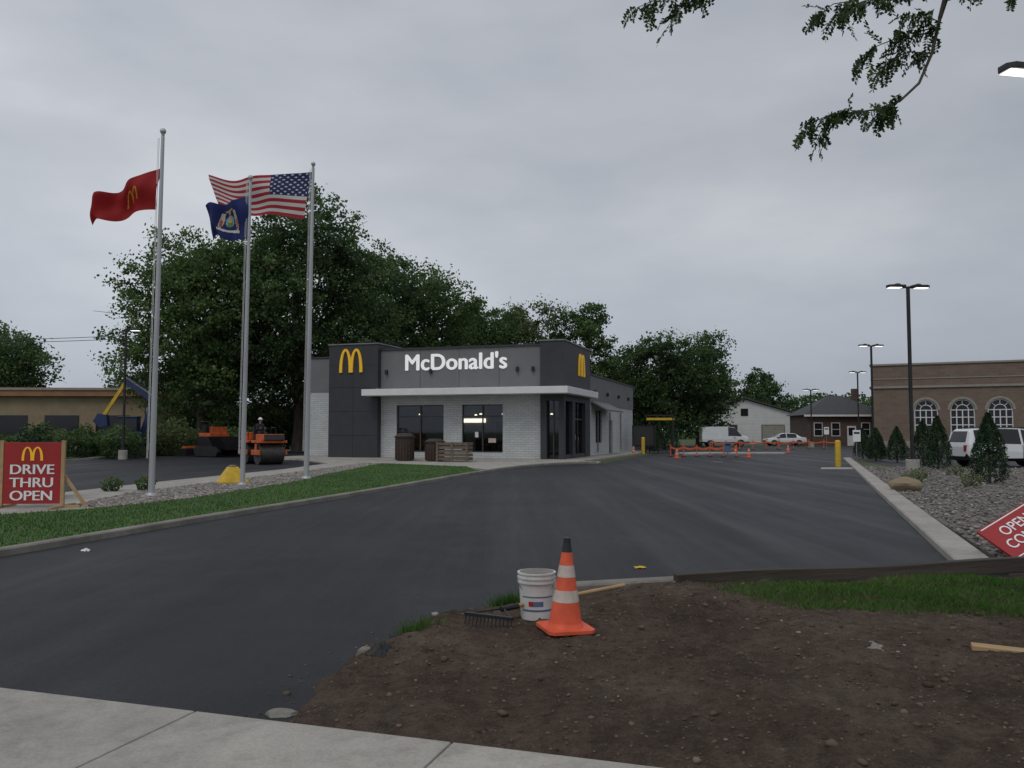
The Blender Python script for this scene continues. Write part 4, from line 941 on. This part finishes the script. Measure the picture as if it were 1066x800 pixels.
# ---------------------------------------------------------------- vehicles
def wheel(b,x,y,r,w,s):
    b.cyl((x,y-w/2,r),(x,y+w/2,r),r,r,'rubber',20); b.cyl((x,y+s*w/2,r),(x,y+s*(w/2+.012),r),r*.62,r*.58,'steel',16); b.cyl((x,y+s*(w/2+.012),r),(x,y+s*(w/2+.03),r),r*.18,r*.14,'black',8)
def car(name,loc,rz,kind,mat):
    e=empty(name,loc,rz)
    if kind=='suv':
        st=[(-2.36,.50,.86,.90,.78,.70),(-2.30,.34,1.02,1.10,.90,.78),(-2.14,.30,1.08,1.60,.93,.70),(-1.98,.30,1.08,1.70,.93,.71),(-.95,.28,1.06,1.76,.94,.72),(-.85,.28,1.06,1.76,.94,.72),(.12,.28,1.04,1.74,.94,.71),(.22,.28,1.04,1.73,.94,.71),(.75,.28,1.03,1.66,.94,.69),(1.42,.30,1.02,1.12,.93,.80),(1.95,.30,.99,1.07,.92,.76),(2.25,.34,.90,.98,.88,.70),(2.36,.42,.72,.78,.80,.62)]
        sg=[3,5,7]; ws=[8]; rs=[1]; ax=(-1.42,1.45); wr=.37
    elif kind=='sedan':
        st=[(-2.35,.45,.80,.84,.72,.66),(-2.25,.32,.90,.95,.86,.74),(-1.75,.28,.93,1.0,.90,.76),(-1.15,.26,.93,1.36,.91,.62),(-.85,.26,.92,1.42,.91,.62),(-.05,.26,.91,1.45,.91,.63),(.03,.26,.91,1.45,.91,.63),(.5,.26,.90,1.40,.91,.62),(1.2,.28,.90,.96,.90,.76),(1.95,.30,.80,.86,.86,.70),(2.3,.38,.62,.68,.75,.6)]
        sg=[3,4,6]; ws=[7]; rs=[2]; ax=(-1.4,1.42); wr=.32
    else:
        st=[(-2.5,.50,1.1,1.9,.90,.80),(-2.42,.40,1.15,2.1,.95,.84),(-1.3,.38,1.15,2.15,.96,.85),(-1.2,.38,1.15,2.15,.96,.85),(.2,.38,1.15,2.15,.96,.85),(.3,.38,1.15,2.14,.96,.85),(1.0,.38,1.14,2.05,.96,.83),(1.75,.40,1.12,1.22,.94,.82),(2.4,.42,.98,1.05,.90,.78),(2.55,.5,.7,.75,.82,.7)]
        sg=[5]; ws=[6]; rs=[]; ax=(-1.55,1.6); wr=.36
    b=B(); n=len(st)
    def ring(s):
        x,zl,zb,zr,hw,hr=s
        return [(x,-hw*.82,zl),(x,-hw,zl+.14),(x,-hw*1.01,(zl+zb)/2+.05),(x,-hw*.97,zb),(x,-hr,zr-.03),(x,-hr*.8,zr+.02),(x,hr*.8,zr+.02),(x,hr,zr-.03),(x,hw*.97,zb),(x,hw*1.01,(zl+zb)/2+.05),(x,hw,zl+.14),(x,hw*.82,zl)]
    for i in range(n-1):
        a=ring(st[i]);c=ring(st[i+1]); 
        for k in range(12):
            k2=(k+1)%12; g=mat
            if i in sg and k in (3,7): g='glass'
            if i in ws+rs and k in (5,): g='glass'
            if i in ws and k in (3,7): g='glass'
            if k==11: g='black'
            if k in (0,10): g='black' if kind!='sedan' else mat
            b.add([a[k],a[k2],c[k2],c[k]],[(0,3,2,1)],g)
    b.add(ring(st[0]),[tuple(range(12))],mat); b.add(ring(st[-1]),[tuple(range(11,-1,-1))],mat)
    b.mk('body',e,bevel=.012)
    b=B()
    for x in ax:
        for s in (-1,1):
            hw=.95 if kind!='sedan' else .92
            for j in range(12):
                t0=math.pi*j/12;t1=math.pi*(j+1)/12; y=s*(hw+.012)
                b.add([(x+r_*math.cos(t),y,wr+r_*math.sin(t)) for r_,t in ((wr*.9,t0),(wr*1.18,t0),(wr*1.18,t1),(wr*.9,t1))],[(0,1,2,3)],'black')
            wheel(b,x,s*(hw-.09),wr,.22,s)
    b.mk('wheels',e)
    b=B(); xf=st[-1][0];xr=st[0][0]
    b.box(xf-.04,xf+.02,-.4,.4,st[-1][1]+.02,st[-1][3]-.05,'black')
    for s in (-1,1):
        b.box(xf-.22,xf-.02,*sorted((s*.55,s*.80)),.68,.82,'collar'); b.box(xr-.01,xr+.09,*sorted((s*.58,s*.78)),.72,1.0,'signred'); b.box(.85,1.05,*sorted((s*.95,s*1.10)),1.02,1.15,mat)
        if kind=='suv':
            b.box(-1.8,.5,*sorted((s*.62,s*.66)),1.77,1.81,'black'); b.box(-.95,-.93,*sorted((s*.95,s*.957)),.4,1.02,'black'); b.box(.16,.18,*sorted((s*.95,s*.957)),.4,1.02,'black')
            for x in (-.8,.3): b.box(x,x+.18,*sorted((s*.95,s*.975)),.88,.92,'steel')
    b.mk('trim',e)
# SUV parked tail toward the lot: long roof, upright tailgate
car('parked_suv',(22.5,38.6,.012),R(4),'suv','carw')
car('parked_van',(22.9,91.5,.012),R(-3),'van','carg'); car('parked_car',(31.2,97,.012),R(180),'sedan','carw')
car('parked_car',(40.5,93,.012),R(100),'sedan','carred'); car('parked_car',(-44,46,0),R(5),'sedan','carg'); 

e=empty('road_roller',(-12.5,42.5,.004),R(-52)); e.scale=(.86,.86,.92); b=B()
for x in (-.95,.95): b.cyl((x,-.7,.58),(x,.7,.58),.58,.58,'dsteel',28); b.cyl((x,-.72,.58),(x,.72,.58),.2,.2,'black',14)
b.mk('drums',e,smooth=True); b=B()
for x in (-.95,.95):
    for s in (-1,1): b.box(x-.62,x+.62,*sorted((s*.74,s*.84)),.5,.78,'orange'); b.box(x-.1,x+.1,*sorted((s*.74,s*.83)),.5,1.1,'orange')
    b.box(x-.66,x+.66,-.82,.82,1.14,1.28,'orange')
b.box(.45,1.65,-.62,.62,1.28,1.62,'orange'); b.add([(1.65,-.6,1.28),(1.65,.6,1.28),(1.75,.6,1.3),(1.75,-.6,1.3),(1.65,-.6,1.6),(1.65,.6,1.6)],[(0,3,2,1),(2,3,4,5)],'black')
b.box(-1.6,-.95,-.62,.62,1.28,1.72,'orange'); b.box(-.35,.35,-.4,.4,.5,1.14,'black'); b.box(-.5,.45,-.7,.7,1.20,1.27,'black')
b.mk('body',e,bevel=.03); b=B()
b.box(-.75,-.25,-.25,.25,1.27,1.62,'black'); b.box(-.85,-.73,-.25,.25,1.62,2.1,'black'); b.cyl((.35,0,1.27),(.22,0,1.9),.05,.04,'black',8)
pr=None
for i in range(17):
    t=i*2*math.pi/16; q=Vector((.2+.08*math.cos(t),.2*math.sin(t),1.92+.16*math.cos(t)*.5))
    if pr is not None: b.cyl(pr,q,.015,.015,'black',5)
    pr=q
for s in (-1,1): b.cyl((-.5,s*.68,1.27),(-.5,s*.68,2.0),.02,.02,'black',8); b.cyl((-.5,s*.68,2.0),(.2,s*.68,1.95),.02,.02,'black',8); b.cyl((.2,s*.68,1.95),(.3,s*.68,1.27),.02,.02,'black',8)
b.mk('seat_and_controls',e)
def skinned(name,joints,edges,mat,parent,sub=2):
    me=bpy.data.meshes.new(name); me.from_pydata([j[:3] for j in joints],edges,[]); o=bpy.data.objects.new(name,me); COL.objects.link(o); o.parent=parent
    me.materials.append(MT[mat])
    m=o.modifiers.new('skin','SKIN'); m.use_smooth_shade=True
    for i,j in enumerate(joints):
        me.skin_vertices[0].data[i].radius=(j[3],j[3])
    me.skin_vertices[0].data[0].use_root=True
    s=o.modifiers.new('sub','SUBSURF'); s.levels=sub; s.render_levels=sub; return o
def person_seated(parent,loc,rz=0):
    e=empty('operator_person',loc,rz,parent)
    J=[(0,0,.02,.15),(0,0,.22,.14),(.03,0,.42,.15),(.04,0,.53,.07),
       (.05,.10,0,.10),(.42,.15,.04,.075),(.46,.15,-.30,.05),
       (.05,-.10,0,.10),(.42,-.15,.04,.075),(.46,-.15,-.30,.05),
       (.03,.19,.45,.07),(.10,.25,.20,.052),(.38,.16,.26,.036),
       (.03,-.19,.45,.07),(.10,-.25,.20,.052),(.38,-.16,.26,.036)]
    Ed=[(0,1),(1,2),(2,3),(0,4),(4,5),(5,6),(0,7),(7,8),(8,9),(2,10),(10,11),(11,12),(2,13),(13,14),(14,15)]
    skinned('clothed_body',J,Ed,'cloth',e)
    b=B(); b.cyl((.04,0,.52),(.05,0,.62),.055,.055,'skin',12); b.sphere((.06,0,.70),.095,'skin',16,12,(1.05,.82,1.25)); b.sphere((.165,0,.69),.016,'skin',8,6)
    for s in (-1,1): b.sphere((.05,s*.08,.69),.02,'skin',8,6,(1,.5,1.5)); b.sphere((.145,s*.032,.715),.012,'black',8,6)
    b.box(.145,.157,-.025,.025,.643,.65,'signred'); b.mk('head',e,smooth=True)
    b=B(); b.sphere((.05,0,.74),.13,'hat',18,10,(1.1,.95,.95),zmin=0); b.cyl((.07,0,.735),(.07,0,.748),.155,.15,'hat',20); b.mk('hard_hat',e,smooth=True)
    for s in (-1,1):
        J=[(.38,s*.16,.26,.032),(.43,s*.14,.27,.030),(.46,s*.13,.275,.028)]; skinned('palm',J,[(0,1),(1,2)],'skin',e,1)
        b=B()
        for k in range(4):
            y=s*.13+(k-1.5)*.019; l=(.032,.038,.036,.028)[k]; b.cyl((.465,y,.28),(.465+l,y,.285),.009,.008,'skin',6); b.cyl((.465+l,y,.285),(.47+l,y,.25),.008,.007,'skin',6)
        b.cyl((.42,s*.13-s*.03,.27),(.455,s*.13-s*.055,.262),.010,.008,'skin',6); b.mk('fingers',e)
        b=B(); b.box(.40,.62,s*.15-.045,s*.15+.045,-.40,-.31,'rubber'); b.mk('boot',e,bevel=.03)
person_seated(e,(-.5,0,1.68))
e=empty('asphalt_paver',(-18.9,54.5,.004),R(-35)); e.scale=(.8,.8,.9); b=B()
for s in (-1,1):
    b.prism([(-1.4,.05),(1.2,.05),(1.5,.4),(1.2,.75),(-1.4,.75),(-1.7,.4)],*sorted((s*.75,s*1.15)),'rubber',Matrix.Rotation(R(90),4,'X'))
b.mk('tracks',e,bevel=.03); b=B()
b.box(-1.5,.6,-.95,.95,.75,1.45,'black'); b.box(-1.3,.2,-.9,.9,1.45,1.7,'orange')
b.add([(.7,-.9,.6),(2.3,-.9,.5),(2.4,-1.5,1.35),(.7,-1.5,1.45),(.7,.9,.6),(2.3,.9,.5),(2.4,1.5,1.35),(.7,1.5,1.45)],[(0,1,2,3),(7,6,5,4),(0,4,5,1),(0,3,7,4),(1,5,6,2)],'black')
b.box(-2.6,-1.9,-1.7,1.7,.08,.6,'black'); b.box(-2.5,-2.0,-1.6,1.6,.6,.75,'orange'); b.box(-2.0,-1.5,-.9,-.8,.5,.65,'steel'); b.box(-2.0,-1.5,.8,.9,.5,.65,'steel')
b.mk('body',e,bevel=.02); b=B()
b.box(-1.1,-.7,-.7,-.2,1.7,2.3,'black'); b.box(-.2,.1,-.7,.7,1.7,2.15,'orange')
for y in (-.85,.85): b.cyl((-1.3,y,1.7),(-1.3,y,2.5),.025,.025,'black',6); b.cyl((.1,y,1.7),(.1,y,2.5),.025,.025,'black',6); b.cyl((-1.3,y,2.5),(.1,y,2.5),.025,.025,'black',6)
b.mk('seat_and_rails',e)
e=empty('compact_excavator',(-24.6,54.5,.0),R(10)); b=B()
for s in (-1,1): b.prism([(-1.2,.05),(1.2,.05),(1.45,.35),(1.2,.65),(-1.2,.65),(-1.45,.35)],*sorted((s*.6,s*1.0)),'rubber',Matrix.Rotation(R(90),4,'X'))
b.mk('tracks',e); b=B(); b.box(-1.3,.7,-.95,.95,.75,1.6,'navy'); b.box(-.5,.6,-.9,.1,1.6,2.5,'glass'); b.box(-.55,.65,-.95,.15,2.5,2.6,'navy')
for x in (-.5,.55):
    for y in (-.9,.05): b.box(x,x+.06,y,y+.06,1.6,2.5,'navy')
b.mk('cab',e,bevel=.03); b=B()
def arm(p,q,w,k):
    p=Vector(p);q=Vector(q); d=(q-p); L_=d.length; T=Matrix.Translation(p)@d.to_track_quat('X','Z').to_matrix().to_4x4(); b.box(0,L_,-w,w,-w,w,k,T)
arm((.6,.4,1.3),(1.3,.4,3.6),.15,'navy'); arm((1.3,.4,3.6),(-.4,.4,4.9),.15,'navy'); arm((-.4,.4,4.9),(-1.7,.4,2.7),.10,'syellow'); arm((.9,.4,1.5),(.9,.4,3.2),.05,'steel'); arm((1.2,.4,4.0),(-.5,.4,5.2),.05,'steel')
b.mk('boom',e); b=B(); b.prism([(-2.0,2.8),(-1.5,2.7),(-1.4,2.0),(-1.9,1.9),(-2.3,2.3)],-.7,-.1,'navy',Matrix.Rotation(R(90),4,'X')); b.mk('bucket',e)

# ---------------------------------------------------------------- barriers, bollard, bars
def fence(x0,y0,x1,y1,h,n):
    e=empty('orange_safety_barrier',(0,0,0)); b=B(); c=B(); P0=Vector((x0,y0,0));P1=Vector((x1,y1,0))
    for i in range(n+1):
        p=P0.lerp(P1,i/n); b.cyl(p,p+Vector((0,0,h+.1)),.035,.03,'coneor',8); b.cyl(p,p+Vector((0,0,.06)),.17,.15,'rubber',10)
    for i in range(n):
        for zc in (h*.9,):
            prv=None
            for j in range(7):
                t=(i+j/6)/n; q=P0.lerp(P1,t); sag=.12*math.sin(math.pi*j/6); q=q+Vector((0,0,zc-sag))
                if prv is not None:
                    c.add([prv+Vector((0,0,-.06)),q+Vector((0,0,-.06)),q+Vector((0,0,.06)),prv+Vector((0,0,.06))],[(0,1,2,3)],'silt')
                prv=q
    b.mk('posts',e); c.mk('tape',e)
fence(10.2,54.5,14.2,53.5,.7,5); fence(17.5,74,24,76,.8,5); fence(24.5,78,30.5,79,.8,4)
for x,y in ((10.1,52),(14.8,53),(16.5,62.5),(21.5,66),(8.6,60)): cone(x,y,.01,1.0)
b=B(); b.cyl((0,0,0),(0,0,1.15),.13,.13,'syellow',18); b.sphere((0,0,1.15),.13,'syellow',18,8,(1,1,.6)); b.mk('bollard',loc=(15.0,39.0,0),smooth=True)
b=B(); b.cyl((0,0,0),(0,0,1.15),.13,.13,'syellow',18); b.sphere((0,0,1.15),.13,'syellow',18,8,(1,1,.6)); b.mk('bollard',loc=(9.6,62,0),smooth=True)
e=empty('clearance_bar',(11.6,61,0)); b=B(); b.cyl((0,0,0),(0,0,2.9),.08,.08,'black',10); b.box(-1.9,.1,-.06,.06,2.45,2.62,'syellow'); b.box(-1.9,-.1,-.05,.05,2.75,2.85,'black'); b.cyl((-1.7,0,2.2),(-1.7,0,2.45),.01,.01,'steel',4); b.mk('bar',e)
e=empty('menu_board',(9.9,63.5,0),R(-30)); b=B(); b.box(-.9,.9,-.12,.12,.5,2.1,'black'); b.box(-.8,.8,-.14,-.122,.6,2.0,'alum'); b.box(-.1,.1,-.08,.08,0,.5,'black'); b.mk('cabinet',e)
def signpost(x,y,h,k='whitesign',name='traffic_sign'):
    b=B(); b.cyl((0,0,0),(0,0,h),.03,.03,'steel',8); b.box(-.2,.2,-.05,-.036,h-.6,h,k); b.box(-.15,.15,-.056,-.051,h-.2,h-.1,'black'); b.mk(name,loc=(x,y,0))
signpost(12.6,49.5,1.0,'blue'); signpost(26,70,2.0); signpost(17.9,44,1.7)
b=B(); b.cyl((0,0,.008),(0,0,.016),.32,.32,'steel',28); b.mk('manhole_cover',loc=(10.9,45,0))
print('objects',len(bpy.data.objects),'faces',sum(len(m.polygons) for m in bpy.data.meshes))
